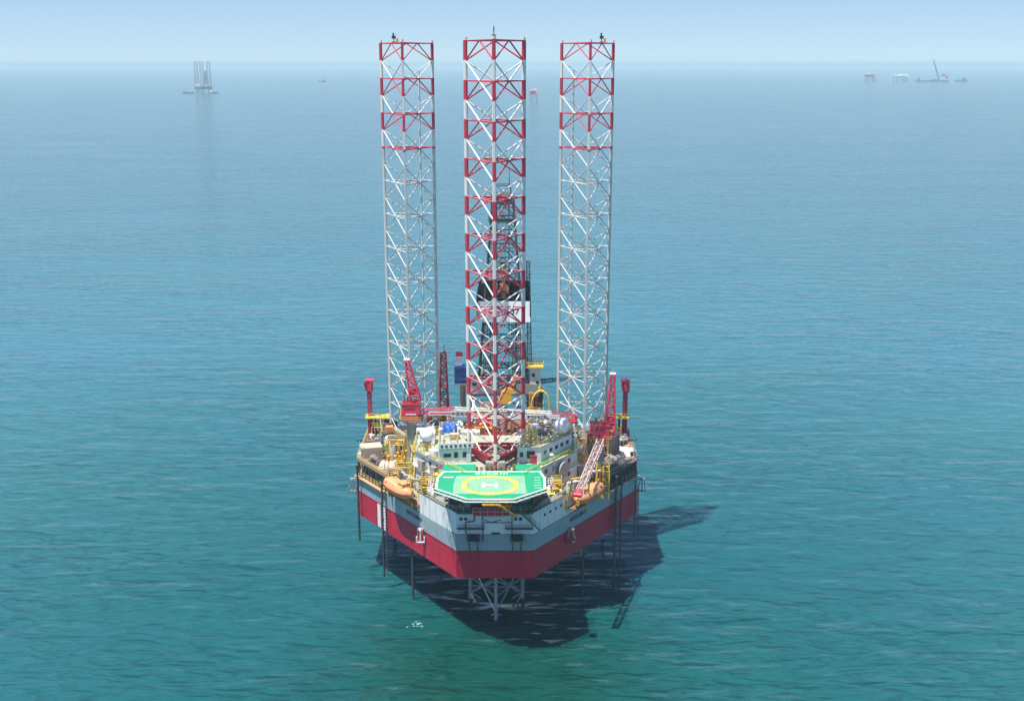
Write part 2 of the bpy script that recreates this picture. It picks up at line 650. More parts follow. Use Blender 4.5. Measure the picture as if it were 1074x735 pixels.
anchor(tuple(facet(13.0, 1.0, 18.6)), 'white anchor racked on the lit slanting side near the nose', -1, 'white')
anchor(tuple(facet(13.0, 1.0, 18.6, 1)), 'dark anchor racked on the shaded slanting side near the nose', 1, 'dark')
anchor((-35.5, 22.5, 20.0), 'grey anchor sticking out at the corner beside the white draught panels', -1, 'steel')
anchor((35.5, 22.5, 20.0), 'grey anchor sticking out at the shaded hull corner', 1, 'steel')


# caissons hanging from the hull into the sea
def caisson(pts, r, lab, lattice=False, mat='dark', top=26, bottom=-4):
    t = thing('sea_caisson', lab, 'caisson', (pts[0], pts[1], bottom), 'pipes hanging from the hull into the sea')
    q = MB()
    x, y = pts
    r *= .62
    q.tube((x, y, bottom), (x, y, top), r, n=10)
    q.build('pipe', mat, t)
    q = MB()
    for z in (13.2, 17.5, 21.8, top + .25):
        if z < top + .3:
            MB().tube((x, y, z - .2), (x, y, z + .2), r * 1.5, n=10).build('collar', 'dark', t)
    if lattice:
        q = MB()
        q.tube((x + .9, y, bottom), (x + .9, y, top), .08)
        for k in range(int((top - bottom) / .8)):
            q.tube((x + r, y, bottom + .3 + k * .8), (x + .9, y, bottom + .3 + k * .8), .05, n=4)
        q.build('ladder', mat, t)


P = facet
c_ = P(42.0, .9, 0); caisson((c_.x, c_.y), .42, 'dark pump pipe hanging beside the grey corner anchor', top=27, bottom=8)
c_ = P(30.0, 1.0, 0); caisson((c_.x, c_.y), .38, 'ladder-sided pump pipe hanging beside the white draught panels', True, top=26, bottom=3)
c_ = P(21.0, -1.5, 0); caisson((c_.x, c_.y), .45, 'thick pump pipe under the lit hull side', top=13.9)
c_ = P(32.5, .8, 0, 1); caisson((c_.x, c_.y), .5, 'thick pump pipe hanging down the shaded hull side', top=27)
c_ = P(35.0, .8, 0, 1); caisson((c_.x, c_.y), .38, 'second pump pipe on the shaded hull side, nearer the stern', top=26)
c_ = P(42.0, .6, 0, 1); caisson((c_.x, c_.y), .22, 'ladder-sided slim pipe by the shaded hull corner anchor', True, top=23, bottom=9)
c_ = P(23.0, -2.0, 0, 1); caisson((c_.x, c_.y), .4, 'thick pump pipe under the shaded hull side', top=13.9)

# ------------------------------------------------------------------ legs
LEG_S, BAY, TOP = 12.0, 8.0, 125.5
fore_paint = banded('fore_leg_paint', TOP, BAY, None)
aft_paint = banded('aft_leg_paint', TOP, BAY, 24.6)


def leg(loc, lab, m, fore):
    lx, ly = loc
    t = thing('lattice_leg', lab, 'rig leg', (lx, ly, 0), 'three lattice legs of the rig')
    a = LEG_S / math.sqrt(3)
    C = [Vector((lx, ly - a, 0)), Vector((lx + LEG_S / 2, ly + a / 2, 0)), Vector((lx - LEG_S / 2, ly + a / 2, 0))]
    rc, rb, rh = (.40, .17, .17) if fore else (.31, .135, .135)
    for c in C:
        q = MB().tube((c.x, c.y, -6), (c.x, c.y, TOP + .7), rc, n=12)
        out = (c - Vector((lx, ly, 0))).normalized()
        p = c + out * (rc * .9)
        q.box((p.x, p.y, (TOP - 6) / 2), (.16, .5, TOP + 6), math.atan2(out.y, out.x))
        q.build('chord', m, t)
    nb = 16
    Z = lambda k: Vector((0, 0, TOP - BAY * k))
    N = lambda k: Vector((0, 0, TOP - BAY * k - BAY / 2))
    mid = [(C[i] + C[(i + 1) % 3]) / 2 for i in range(3)]
    for k in range(nb + 1):
        q = MB()
        for i in range(3):
            q.tube(C[i] + Z(k), C[(i + 1) % 3] + Z(k), rh)
            q.tube(mid[i] + Z(k), mid[(i + 1) % 3] + Z(k), rb * .75)
        q.build('horizontal_frame', m, t)
    for i in range(3):
        A, B = C[i], C[(i + 1) % 3]
        for k in range(-1, nb):
            q = MB()
            up, dn = N(k), N(k + 1)
            if k == -1:     # half a cross at the leg head
                q.tube(mid[i] + Z(0), A + N(0), rb)
                q.tube(mid[i] + Z(0), B + N(0), rb)
            else:
                q.mat(m)
                q.tube(B + up, A + dn, rb)
                if i == 2 and fore:
                    q.mat('leg_white')
                q.tube(A + up, B + dn, rb)
            q.build('cross_brace', m, t)
    # the water tower and its ladder inside the leg
    q = MB()
    px, py = (lx + (3.0 if lx < 0 else -3.3), ly + 1.5)
    if not fore:
        q.tube((px, py, 20), (px, py, TOP - 6), .22, n=8)
        for k in range(1, 13):
            q.tube((px, py, TOP - BAY * k), (px, ly + a / 2, TOP - BAY * k), .08, n=4)
        q.build('riser_pipe', 'leg_steel', t)
    return t


M['leg_white'] = M['white']
leg((0, 0), 'nearest leg, banded red and white all the way down to the helideck', fore_paint, True)
leg((-21.3, 34), 'pale grey leg with a red and white head, behind the smaller white dome', aft_paint, False)
leg((21.4, 34), 'pale grey leg with a red and white head, behind the larger white dome', aft_paint, False)


def beacon(loc, lab, kind):
    t = thing('leg_beacon', lab, 'beacon', loc, 'beacons on the leg heads')
    x, y, z = loc
    MB().tube((x, y, z), (x, y, z + .9), .1).box((x, y, z + .12), (.9, .9, .2)).build('post', 'dark', t)
    if kind:
        MB().box((x, y, z + 1.2), (.9, .6, .7)).tube((x - .1, y, z + 1.5), (x - .1, y, z + 2.2), .2).build('lamp_head', 'navy', t)
        MB().box((x + .8, y, z + .5), (.5, .5, .9)).build('battery_box', 'mustard', t)
    else:
        MB().tube((x, y, z + .9), (x, y, z + 1.9), .14, .08).build('lamp_head', 'dark', t)


beacon((-24.0, 35.5, TOP + .15), 'dark beacon on the head of the leg behind the lying crane boom', 1)
beacon((24.6, 36.4, TOP + .15), 'dark beacon on the head of the leg behind the larger dome', 1)
beacon((0, -6.0, TOP + .75), 'thin aerial beacon on the head of the nearest leg', 0)

for sd_, p_ in NAMES_ON_HULL:
    lettering('name_lettering', '海洋石油937', 1.25, place((p_.x, p_.y - 15, p_.z - 14), 90, -sd_ * -54.1 if sd_ > 0 else -54.1), 'ink', hull, .02)

# ------------------------------------------------------------------ jacking houses
jh = thing('jacking_house', 'dark red and grey jacking collar round the foot of the nearest leg', 'jacking house', (0, 0, 24), 'jacking houses at the leg feet')
tri = lambda cx, cy, s: [(cx, cy - s), (cx + s * .866, cy + s / 2), (cx - s * .866, cy + s / 2)]
hexa = lambda cx, cy, s, c: [(cx - c, cy - s), (cx + c, cy - s), (cx + s * .866 + c * .5, cy + s / 2 - c * .86), (cx + s * .866 - c * .3, cy + s / 2 + .3), (cx - s * .866 + c * .3, cy + s / 2 + .3), (cx - s * .866 - c * .5, cy + s / 2 - c * .86)]
q = MB()
for (cx, cy) in ((0, -6.93), (6, 3.46), (-6, 3.46)):
    o_ = Vector((cx, cy)).normalized()
    for s_ in (-1, 1):
        px, py = cx + o_.x * .3 - o_.y * s_ * 1.3, cy + o_.y * .3 + o_.x * s_ * 1.3
        MB().box((px, py, 33.2), (1.5, 1.5, 8.8), math.atan2(o_.y, o_.x)).build('pinion_tower', 'steel', jh)
q = MB()
for a, b in (((0, -7.6), (6.7, 3.8)), ((6.7, 3.8), (-6.7, 3.8)), ((-6.7, 3.8), (0, -7.6))):
    a, b = Vector(a), Vector(b)
    d = (b - a).normalized()
    m_ = (a + b) / 2
    L = (b - a).length - 4.6
    q.box((m_.x, m_.y, 37.3), (L, .7, 1.6), math.atan2(d.y, d.x))
q.build('collar_beam', 'dark_red', jh)
q = MB()
for i in range(9):
    x = -4 + i
    MB().tube((x, -8.2 - rnd.random() * .4, 36.1), (x, -8.2, 36.7 + rnd.random() * .7), .32).build('pinion_motor', 'rust', jh)
for sx, lab in ((-1, 'grey jacking house at the foot of the leg behind the lying boom'), (1, 'grey jacking house at the foot of the leg behind the larger dome')):
    cx = 21.35 * sx
    j = thing('jacking_house', lab, 'jacking house', (cx, 34, 24), 'jacking houses at the leg feet')
    q = MB()
    for (dx, dy) in ((0, -6.93), (6, 3.46), (-6, 3.46)):
        o_ = Vector((dx, dy)).normalized()
        for s_ in (-1, 1):
            MB().box((cx + dx + o_.x * .3 - o_.y * s_ * 1.3, 34 + dy + o_.y * .3 + o_.x * s_ * 1.3, 28), (1.5, 1.5, 8), math.atan2(o_.y, o_.x)).build('pinion_tower', 'dark', j)
    q = MB()
    for a, b in (((0, -7.4), (6.5, 3.7)), ((6.5, 3.7), (-6.5, 3.7)), ((-6.5, 3.7), (0, -7.4))):
        a, b = Vector(a), Vector(b)
        d = (b - a).normalized()
        m_ = (a + b) / 2
        q.box((cx + m_.x, 34 + m_.y, 29.8), ((b - a).length - 4.6, 1.2, 3.2), math.atan2(d.y, d.x))
    q.build('collar_beam', 'pale' if sx > 0 else 'steel', j)
    MB().rail([(cx - 7, 27, 32.1), (cx + 7, 27, 32.1), (cx + 9, 38.5, 32.1), (cx - 9, 38.5, 32.1)], closed=True).build('guard_rail', 'yellow', j)


# ------------------------------------------------------------------ forecastle and accommodation
def wall_lines(q, a, b, z0, z1, step, mat=None):
    """upright stiffeners standing proud of a wall from a to b"""
    a, b = Vector((*a, 0)), Vector((*b, 0))
    L = (b - a).length
    d = (b - a).normalized()
    k = max(1, int(L / step))
    for i in range(1, k):
        p = a + d * (L * i / k)
        q.box((p.x, p.y, (z0 + z1) / 2), (.12, .16, z1 - z0), math.atan2(d.y, d.x))


FC = [(-8.2, -14.9), (8.2, -14.9), (17.6, -1.9), (14, 2), (-14, 2), (-17.6, -1.9)]
fc = thing('forecastle', 'low pale house on the nose of the hull, right below the helideck', 'deckhouse', (0, -8, 24))
MB().prism(FC, 24.1, 29.0).build('wall', 'white', fc)
MB().prism(grow(FC, .15), 29.0, 29.15).build('roof', 'deck', fc)
q = MB()
wall_lines(q, (-8.2, -14.9), (8.2, -14.9), 24.2, 29, 2.7)
wall_lines(q, (8.2, -14.9), (17.6, -1.9), 24.2, 29, 2.6)
wall_lines(q, (-17.6, -1.9), (-8.2, -14.9), 24.2, 29, 2.6)
q.build('stiffener', 'pale', fc)
MB().box((-.3, -15.02, 26.3), (4.4, .3, 3.6)).build('front_panel', 'white', fc)
MB().box((.1, -15.2, 24.4), (1.8, .3, .5)).build('front_hatch', 'navy', fc)
for k in range(5):
    p = Vector((10.6, -11.6, 0)).lerp(Vector((15.6, -4.7, 0)), k / 4)
    d = Vector((9.4, 13, 0)).normalized()
    nrm = Vector((d.y, -d.x, 0))
    MB().tube(p + nrm * .0 + Vector((0, 0, 27.2)), p + nrm * .12 + Vector((0, 0, 27.2)), .32, n=12).build('porthole', 'glass', fc)
q = MB()
MB().rail([(-17.4, -2, 29.15), (-8.2, -14.7, 29.15), (-2, -14.7, 29.15)], step=1.6).build('guard_rail', 'white', fc)
q.rail([(2.5, -14.7, 29.15), (8.2, -14.7, 29.15), (17.4, -2, 29.15)], step=1.6)
q.build('guard_rail', 'white', fc)


def stairs(q, a, b, w=.9):
    a, b = Vector(a), Vector(b)
    d = b - a
    s = Vector((-d.y, d.x, 0))
    s = (s.normalized() if s.length > .01 else Vector((1, 0, 0))) * (w / 2)
    for k in (-1, 1):
        q.tube(a + s * k, b + s * k, .09, n=4)
        q.tube(a + s * k + Vector((0, 0, 1)), b + s * k + Vector((0, 0, 1)), .045, n=4)
        for i in range(5):
            p = a.lerp(b, i / 4) + s * k
            q.tube(p, p + Vector((0, 0, 1)), .04, n=4)
    n = max(3, int(d.length / .5))
    for i in range(n):
        p = a.lerp(b, (i + .5) / n)
        q.box(p, (w if abs(d.x) < abs(d.y) else .3, .3 if abs(d.x) < abs(d.y) else w, .05))


q = MB()
stairs(q, (5.5, -15.6, 29.2), (9.5, -15.4, 25.2))
q.build('stair', 'green', fc)
q = MB()
stairs(q, (10.6, -14.2, 32.5), (6.8, -15.4, 29.2))
q.build('stair', 'dark', fc)
MB().path([(-4.4, -15.3, 29), (-4.4, -15.3, 27.2), (-6.2, -15.3, 27.0), (-6.2, -15.3, 24.4)], .13).path([(-2.6, -15.3, 28.6), (-2.6, -15.3, 22.4)], .1).path(
    [(3.6, -15.3, 28.8), (3.6, -15.3, 23.4)], .1).path([(-2.6, -15.3, 26.9), (3.6, -15.3, 26.9)], .09).path(
    [(-2.2, -15.3, 27.6), (-.9, -15.35, 26.9), (1.3, -15.35, 27.6)], .08).build('drain_pipe', 'navy', fc)

for x0, x1 in ((-8.0, -2.2), (2.2, 8.0)):
    MB().box(((x0 + x1) / 2, -15.3, 25.5), (x1 - x0, .8, .1)).rail([(x0, -15.65, 25.5), (x1, -15.65, 25.5)], step=1.4, h=1.0, r=.045).build('walkway', 'navy', fc)
MB().box((0, -15.3, 29.0), (16.2, .9, .12)).build('balcony', 'steel', fc)
for k in range(4):
    MB().box((-7.2 + k * 1.0 + (9.6 if k > 1 else 0), -15.0, 27.6), (.6, .24, .6)).build('window', 'glass', fc)
for x, lab in ((-4.6, 'dark basket platform hanging on the bow, below the bent drain pipe'), (4.6, 'dark basket platform hanging on the bow, below the green stair')):
    t = thing('bow_platform', lab, 'platform', (x, -15.6, 23), 'basket platforms on the bow')
    MB().box((x, -16.0, 23.1), (2.6, 1.7, .14)).build('floor', 'steel', t)
    q = MB().rail([(x - 1.3, -15.2, 23.15), (x - 1.3, -16.8, 23.15), (x + 1.3, -16.8, 23.15), (x + 1.3, -15.2, 23.15)], h=1.3, step=.45, rails=(1, .66, .33))
    q.build('guard_rail', 'dark', t)
    MB().box((x, -15.9, 23.75), (2.0, 1.1, 1.1)).build('winch_box', 'black', t)
    MB().tube((x - 1, -16.6, 23), (x - .8, -15.1, 20.6), .08).tube((x + 1, -16.6, 23), (x + .8, -15.1, 20.6), .08).tube((x - .9, -15.3, 23), (x - .9, -15.3, 18.2), .07).tube((x + .9, -15.3, 23), (x + .9, -15.3, 17.6), .07).build('bracket', 'navy', t)

BH = [(-6, -10), (6, -10), (18.5, 6.5), (18.5, 16), (-18.5, 16), (-18.5, 6.5)]
ac = thing('accommodation_block', 'pale blue-grey multi-storey living quarters with slanted sides, wrapped round the nearest leg', 'living quarters', (0, 3, 24))
MB().prism(BH, 29.16, 35.4).prism([(-14, 2.02), (14, 2.02), (18.5, 6.5), (18.5, 16), (-18.5, 16), (-18.5, 6.5)], 24.1, 29.158).build('wall', 'pale', ac)
MB().prism(grow(BH, .5), 35.4, 35.6).build('roof', 'roof_green', ac)
MB().prism(grow(BH, .7), 31.9, 32.1).build('balcony', 'white', ac)
q = MB()
for a, b in zip(BH, BH[1:] + BH[:1]):
    wall_lines(q, a, b, 29.2, 35.3, 3.3)
q.build('stiffener', 'white', ac)
first = None
for side in (-1, 1):
    a, b = Vector((6.0 * side, -10, 0)), Vector((18.5 * side, 6.5, 0))
    d = (b - a).normalized()
    nrm = Vector((d.y, -d.x, 0)) * (1 if d.x > 0 else -1)
    if nrm.x * side < 0:
        nrm = -nrm
    for zz in (30.7, 33.9):
        for k in range(6):
            p = a + d * (2.4 + k * 3.0) + nrm * .05
            MB().box((p.x, p.y, zz), (.85, .14, .95), math.atan2(d.y, d.x)).build('window', 'glass', ac)
q = MB()
for side in (-1, 1):
    pts = [(6.3 * side, -10.4, 35.6), (18.9 * side, 6.3, 35.6), (18.9 * side, 16, 35.6)]
    q.rail(pts, step=1.7, r=.06)
    pts = [(6.3 * side, -10.5, 32.1), (19.0 * side, 6.2, 32.1), (19.0 * side, 16, 32.1)]
    q.rail(pts, step=1.9, r=.05)
q.build('guard_rail', 'yellow', ac)
q = MB()
stairs(q, (-19.6, 9.5, 35.6), (-19.6, 14.5, 32.1))
stairs(q, (-19.6, 14.5, 32.1), (-19.6, 8.0, 28.0))
q.build('stair', 'yellow', ac)
q = MB()
stairs(q, (19.6, 9.5, 35.6), (19.6, 14.5, 32.1))
stairs(q, (19.6, 14.5, 32.1), (19.6, 8.0, 28.0))
q.build('stair', 'white', ac)
q = MB()
for x in (11.9, 13.0):
    p0 = Vector((x, -2.2 + (x - 11.9) * 1.3 - .6, 0))
    q.tube(p0 + Vector((0, 0, 29)), p0 + Vector((0, 0, 37)), .07)
for k in range(18):
    q.tube((11.9, -2.8, 29.2 + k * .42), (13.0, -1.37, 29.2 + k * .42), .045, n=4)
q.build('wall_ladder', 'white', ac)
# a big ventilation housing on the lit slope and a round hatch on the shaded slope
p = Vector((15.0, .8, 32.8))
nrm = Vector((.797, -.604, 0))
MB().tube(p, p + nrm * .5, 1.9, n=24).build('round_hatch', 'steel', ac)
q = MB()
for k in range(3):
    p = Vector((-10.4 - k * 3, -5.0 + k * 4, 33.0)) + Vector((-.8, -.6, 0)) * .5
    q.box(p, (1.9, 1.0, 2.6), math.atan2(16.5, -12.5))
q.build('vent_trunk', 'steel', ac)

# roof houses either side of the leg
CL = [(-12.4, -2.9), (-5.4, -1.9), (-7.8, 5), (-7.8, 13), (-13.2, 13)]
cl = thing('roof_house', 'white roof cabin with a row of square openings in its parapet, behind the helideck', 'deckhouse', (-10, 4, 35.6))
MB().prism(CL, 35.62, 38.8).build('wall', 'white', cl)
MB().prism(grow(CL, .25), 38.8, 39.0).build('roof', 'roof_green', cl)
a, b = Vector((-12.5, -3.2, 0)), Vector((-5.0, -2.15, 0))
dv = (b - a).normalized()
an = math.atan2(dv.y, dv.x)
m_ = (a + b) / 2
MB().box((m_.x, m_.y, 39.65), ((b - a).length, .16, 1.3), an).build('parapet', 'white', cl)
for k in range(7):
    p = a + dv * ((b - a).length * (k + .7) / 7.4)
    MB().box((p.x, p.y - .1, 39.62), (.52, .06, .58), an).build('parapet_opening', 'dark', cl)
for k, (w, h) in enumerate(((1.6, .8), (.8, 1.2), (.8, 1.2))):
    p = a + dv * (1.9 + k * 1.9)
    MB().box((p.x, p.y + .22, 37.4), (w, .12, h), an).build('window', 'glass', cl)
MB().box((-6.0, -2.12, 36.7), (.9, .14, 2.0), an).build('door', 'pale', cl)
MB().rail([(-12.5, -2.6, 39), (-13.3, 13, 39), (-7.9, 13, 39)], step=1.6).build('guard_rail', 'yellow', cl)

CR = [(4.8, -2.2), (10.0, -2.5), (17.3, 7.5), (17.3, 14), (7.8, 14), (7.8, 5)]
cr = thing('roof_house', 'white roof cabin with a red locker in front and a green side walkway', 'deckhouse', (11, 5, 35.6))
MB().prism(CR, 35.62, 39.2).build('wall', 'white', cr)
MB().prism(grow(CR, .25), 39.2, 39.4).build('roof', 'roof_green', cr)
for x, w, h in ((5.7, .7, 1.0), (7.3, .8, 1.6), (8.2, .8, 1.6)):
    MB().box((x, -2.5 + (5 - x) * .0, 37.5), (w, .2, h), -.05).build('window', 'glass', cr)
a, b = Vector((10.0, -2.5, 0)), Vector((17.3, 7.5, 0))
dv = (b - a).normalized()
nv = Vector((dv.y, -dv.x, 0))
an = math.atan2(dv.y, dv.x)
for k in range(5):
    p = a + dv * (1.6 + 2.2 * k) + nv * .04
    MB().box((p.x, p.y, 37.6), (1.0, .14, .8), an).build('window', 'glass', cr)
m_ = (a + b) / 2 + nv * .65
MB().box((m_.x, m_.y, 35.75), ((b - a).length + 2, 1.0, .16), an).build('walkway', 'green', cr)
MB().rail([tuple((a + nv * 1.1 + Vector((0, 0, 35.8)))), tuple(b + nv * 1.1 + Vector((0, 0, 35.8)))], step=1.5).build('walkway_rail', 'green', cr)
MB().rail([(4.9, -2.1, 39.4), (10.1, -2.4, 39.4), (17.2, 7.4, 39.4), (17.2, 13.8, 39.4), (8, 13.8, 39.4)], step=1.6).build('guard_rail', 'yellow', cr)
t = thing('fire_locker', 'bright red locker standing on the green helideck edge before the white cabin', 'locker', (8.3, -4.1, 36.1))
MB().box((8.3, -4.1, 36.95), (1.5, .9, 1.6)).build('cabinet', 'crane_red', t)
MB().box((8.3, -4.1, 37.8), (1.62, 1.02, .1)).build('lid', 'dark_red', t)
MB().box((8.0, -4.57, 36.95), (.06, .06, .4)).build('handle', 'steel', t)


# ------------------------------------------------------------------ helideck
HZ = 36.0
HP = [(-5.4, -25.2), (4.0, -25.2), (10.7, -19.4), (10.8, -12.8), (9.9, -8.8), (9.4, -4.6), (4.2, -4.4), (3.6, -8.4), (-3.6, -8.4), (-4.4, -4.4), (-11.4, -4.6), (-11.4, -8.8), (-12.5, -12.8), (-12.4, -19.4)]
hd = thing('helideck', 'green helideck with a yellow ring and white H, jutting over the nose of the hull', 'helipad', (-.8, -15, 29))
MB().prism(HP, HZ - .45, HZ).build('deck_plate', 'heli_green', hd)


def ribbon(pts, w, z0, z1, closed=False):
    q = MB()
    pts = pts + ([pts[0]] if closed else [])
    for a, b in zip(pts, pts[1:]):
        a, b = Vector((*a, 0)), Vector((*b, 0))
        d = (b - a)
        m = (a + b) / 2
        q.box((m.x, m.y, (z0 + z1) / 2), (d.length + w * .6, w, z1 - z0), math.atan2(d.y, d.x))
    return q


edge = [(-11.1, -9.1), (-12.15, -12.9), (-12.05, -19.2), (-5.3, -24.85), (3.9, -24.85), (10.35, -19.2), (10.45, -12.9), (9.6, -9.1)]
q = MB()
for i, (a, b) in enumerate(zip(edge, edge[1:] + edge[:1])):
    a, b = Vector((*a, 0)), Vector((*b, 0))
    d = b - a
    m = (a + b) / 2
    q.box((m.x, m.y, HZ + .006 + .003 * i), (d.length + .15, .42, .02), math.atan2(d.y, d.x))
q.build('edge_line', 'heli_white', hd)
pp = [(-8.4, -21.9), (6.7, -21.9), (6.4, -17), (6.3, -12.0), (5.9, -11.5), (-7.8, -11.5), (-8.3, -12.0), (-8.6, -17)]
MB().prism(pp, HZ + .001, HZ + .024).build('pale_field', 'heli_pale', hd)
q = MB()
cx, cy = -1.0, -17.0
n = 64
vs = []
for i in range(n):
    t = 2 * math.pi * i / n
    for r in (5.0, 6.0):
        vs.append((cx + r * math.cos(t), cy + r * .93 * math.sin(t), HZ + .035))
q.add(vs, [(2 * i, 2 * i + 1, 2 * ((i + 1) % n) + 1, 2 * ((i + 1) % n)) for i in range(n)])
q.build('yellow_ring', 'heli_yellow', hd)
MB().box((cx - 1.35, cy, HZ + .03), (.45, 2.6, .03)).box((cx + 1.35, cy, HZ + .03), (.45, 2.6, .03)).box((cx, cy, HZ + .031), (2.24, .45, .03)).build('landing_letter', 'heli_white', hd)
lettering('deck_name', '海洋石油 937', 1.25, Matrix.Translation((-.8 + .8, -10.35 + 15, HZ - 29 + .02)) @ Matrix.Scale(1.0, 4), 'heli_white', hd, .012)
q = MB().box((-9.9, -12.4, HZ + .012), (2.2, .45, .02))
for k in range(5):
    q.box((9.0 - .1 * (k % 2), -12.6 - k * 1.5, HZ + .012), (1.3, .16, .02))
q.build('edge_mark', 'heli_white', hd)
# safety net round the edge
q = MB()
net = [(-12.5, -12.8), (-12.4, -19.4), (-5.4, -25.2), (4.0, -25.2), (10.7, -19.4), (10.8, -12.8)]
o2 = [(-13.9, -12.4), (-13.8, -19.9), (-5.9, -26.6), (4.5, -26.6), (12.1, -19.9), (12.2, -12.4)]
for (a, b), (c, d) in zip(zip(net, net[1:]), zip(o2, o2[1:])):
    L = (Vector(b) - Vector(a)).length
    k = int(L / 1.3)
    for i in range(k + 1):
        p, r_ = Vector(a).lerp(Vector(b), i / k), Vector(c).lerp(Vector(d), i / k)
        q.tube((p.x, p.y, HZ - .3), (r_.x, r_.y, HZ + .05), .06, n=4)
    for f in (.35, .7, 1):
        p, r_ = Vector(a).lerp(Vector(c), f), Vector(b).lerp(Vector(d), f)
        q.tube((p.x, p.y, HZ - .3 + .35 * f), (r_.x, r_.y, HZ - .3 + .35 * f), .055, n=4)
q.build('safety_net', 'pale', hd)
q = MB()
for x in (-10, -5.5, -.8, 4, 8.5):
    top = -20.5 if abs(x + .8) > 8 else -24
    q.box((x, (top - 9) / 2, HZ - .75), (.35, abs(top + 9), .6))
for y in (-23.2, -19, -14.5):
    w = 11 if y < -22 else 21
    q.box((-.8, y, HZ - 1.3), (w, .4, .5))
q.build('under_beam', 'steel', hd)
q = MB()
for x in (-9.5, -5.0, 3.4, 7.9):
    y1 = -14 if abs(x + .8) < 7 else -12
    q.tube((x, y1, 29.1), (x, y1, HZ - 1), .28, n=8)
    q.tube((x, y1, 29.4), (x, -22.8 if abs(x + .8) < 5 else -19, HZ - 1.2), .2, n=6)
q.tube((-5, -14, 30), (-9.5, -12, HZ - 1.3), .14).tube((3.4, -14, 30), (7.9, -12, HZ - 1.3), .14)
q.build('strut', 'dark', hd)
MB().box((-.7, -16.9, 30.1), (7.6, 1.3, 1.5)).box((-.7, -16.2, 31.3), (8.4, 2.6, .12)).build('cross_beam', 'hull_red', hd)
MB().rail([(-4.6, -17.65, 29.4), (3.2, -17.65, 29.4)], h=1.7, step=1.5, r=.06).build('beam_rail', 'pale', hd)
MB().box((-.8, -24.6, HZ - 1.0), (3.2, 2.4, .14)).box((2.2, -24.2, HZ - 1.5), (2.6, 1.6, .14)).rail([(-2.4, -25.8, HZ - .95), (.8, -25.8, HZ - .95), (3.4, -25.0, HZ - 1.4)], step=.8).tube((1, -25.6, HZ - 1), (4.6, -23, HZ - 4.6), .3).build('access_stair', 'mustard', hd)
q = MB()
for i, (x, y) in enumerate(net + [(-11.4, -8.8), (9.9, -8.8)]):
    q.lathe((x, y, HZ + .02), [(.16, 0), (.16, .2), (.06, .3)], 8)
q.build('perimeter_lamp', 'yellow', hd)
for x, y, lab in ((-12.2, -9.6, 'yellow foam nozzle at the helideck corner towards the white cabin with openings'), (11.6, -20.6, 'yellow foam nozzle beside the shaded helideck corner')):
    t = thing('foam_monitor', lab, 'fire monitor', (x, y, HZ - .3), 'foam nozzles at the helideck')
    MB().tube((x, y, HZ - 1.2), (x, y, HZ + 1.0), .18).build('riser', 'mustard', t)
    MB().tube((x - .1, y - .2, HZ + 1.0), (x + .5, y + 1.1, HZ + 1.5), .2, .1).build('nozzle', 'crane_red', t)
    MB().box((x, y, HZ - .35), (1.6, 1.6, .12)).build('platform', 'yellow', t)

# ------------------------------------------------------------------ radomes
def radome(c, r, base, lab):
    x, y, z = c
    t = thing('radome', lab, 'radar dome', (x, y, base), 'white radar domes')
    prof = [(r * .62 * .9, -r * .86)] + [(r * math.cos(R(a)), r * math.sin(R(a))) for a in range(-58, 91, 12)] + [(.02, r)]
    MB().lathe(c, prof, 28).build('dome', 'clean_white', t)
    MB().lathe((x, y, z - r * .86), [(r * .66, -.25), (r * .66, .0)], 24).build('base_ring', 'steel', t)
    q = MB().tube((x, y, base), (x, y, z - r), r * .28, n=10)
    for k in range(4):
        an = R(45 + 90 * k)
        q.tube((x + math.cos(an) * r * .8, y + math.sin(an) * r * .8, base), (x + math.cos(an) * r * .5, y + math.sin(an) * r * .5, z - r * .9), .09)
    q.build('pedestal', 'yellow', t)


radome((-15.7, 5.5, 39.4), 1.6, 35.6, 'smaller white dome beside the blue tarpaulin, near the cabin with square openings')
radome((14.9, 6.2, 41.4), 1.85, 39.4, 'larger white dome on the roof of the cabin with the green walkway')

# ------------------------------------------------------------------ lifeboats
def hull_section(L, W, Hh, n=18, m=14):
    """closed lifeboat shell, long axis X, keel at z=0"""
    vs, fs = [], []
    for i in range(n + 1):
        u = -1 + 2 * i / n
        e = (1 - abs(u) ** 3.2) ** .62
        for j in range(m):
            a = 2 * math.pi * j / m
            sy, sz = math.cos(a), math.sin(a)
            y = W / 2 * e * (abs(sy) ** .8) * (1 if sy >= 0 else -1)
            zc = Hh * .47 + .25 * abs(u) ** 2.5
            z = zc + (Hh * .53 if sz > 0 else Hh * .47) * sz * (max(e, .05) ** (.55 if sz < 0 else .7))
            vs.append((u * L / 2, y, z))
    for i in range(n):
        for j in range(m):
            k = (j + 1) % m
            fs.append((i * m + j, (i + 1) * m + j, (i + 1) * m + k, i * m + k))
    return vs, fs


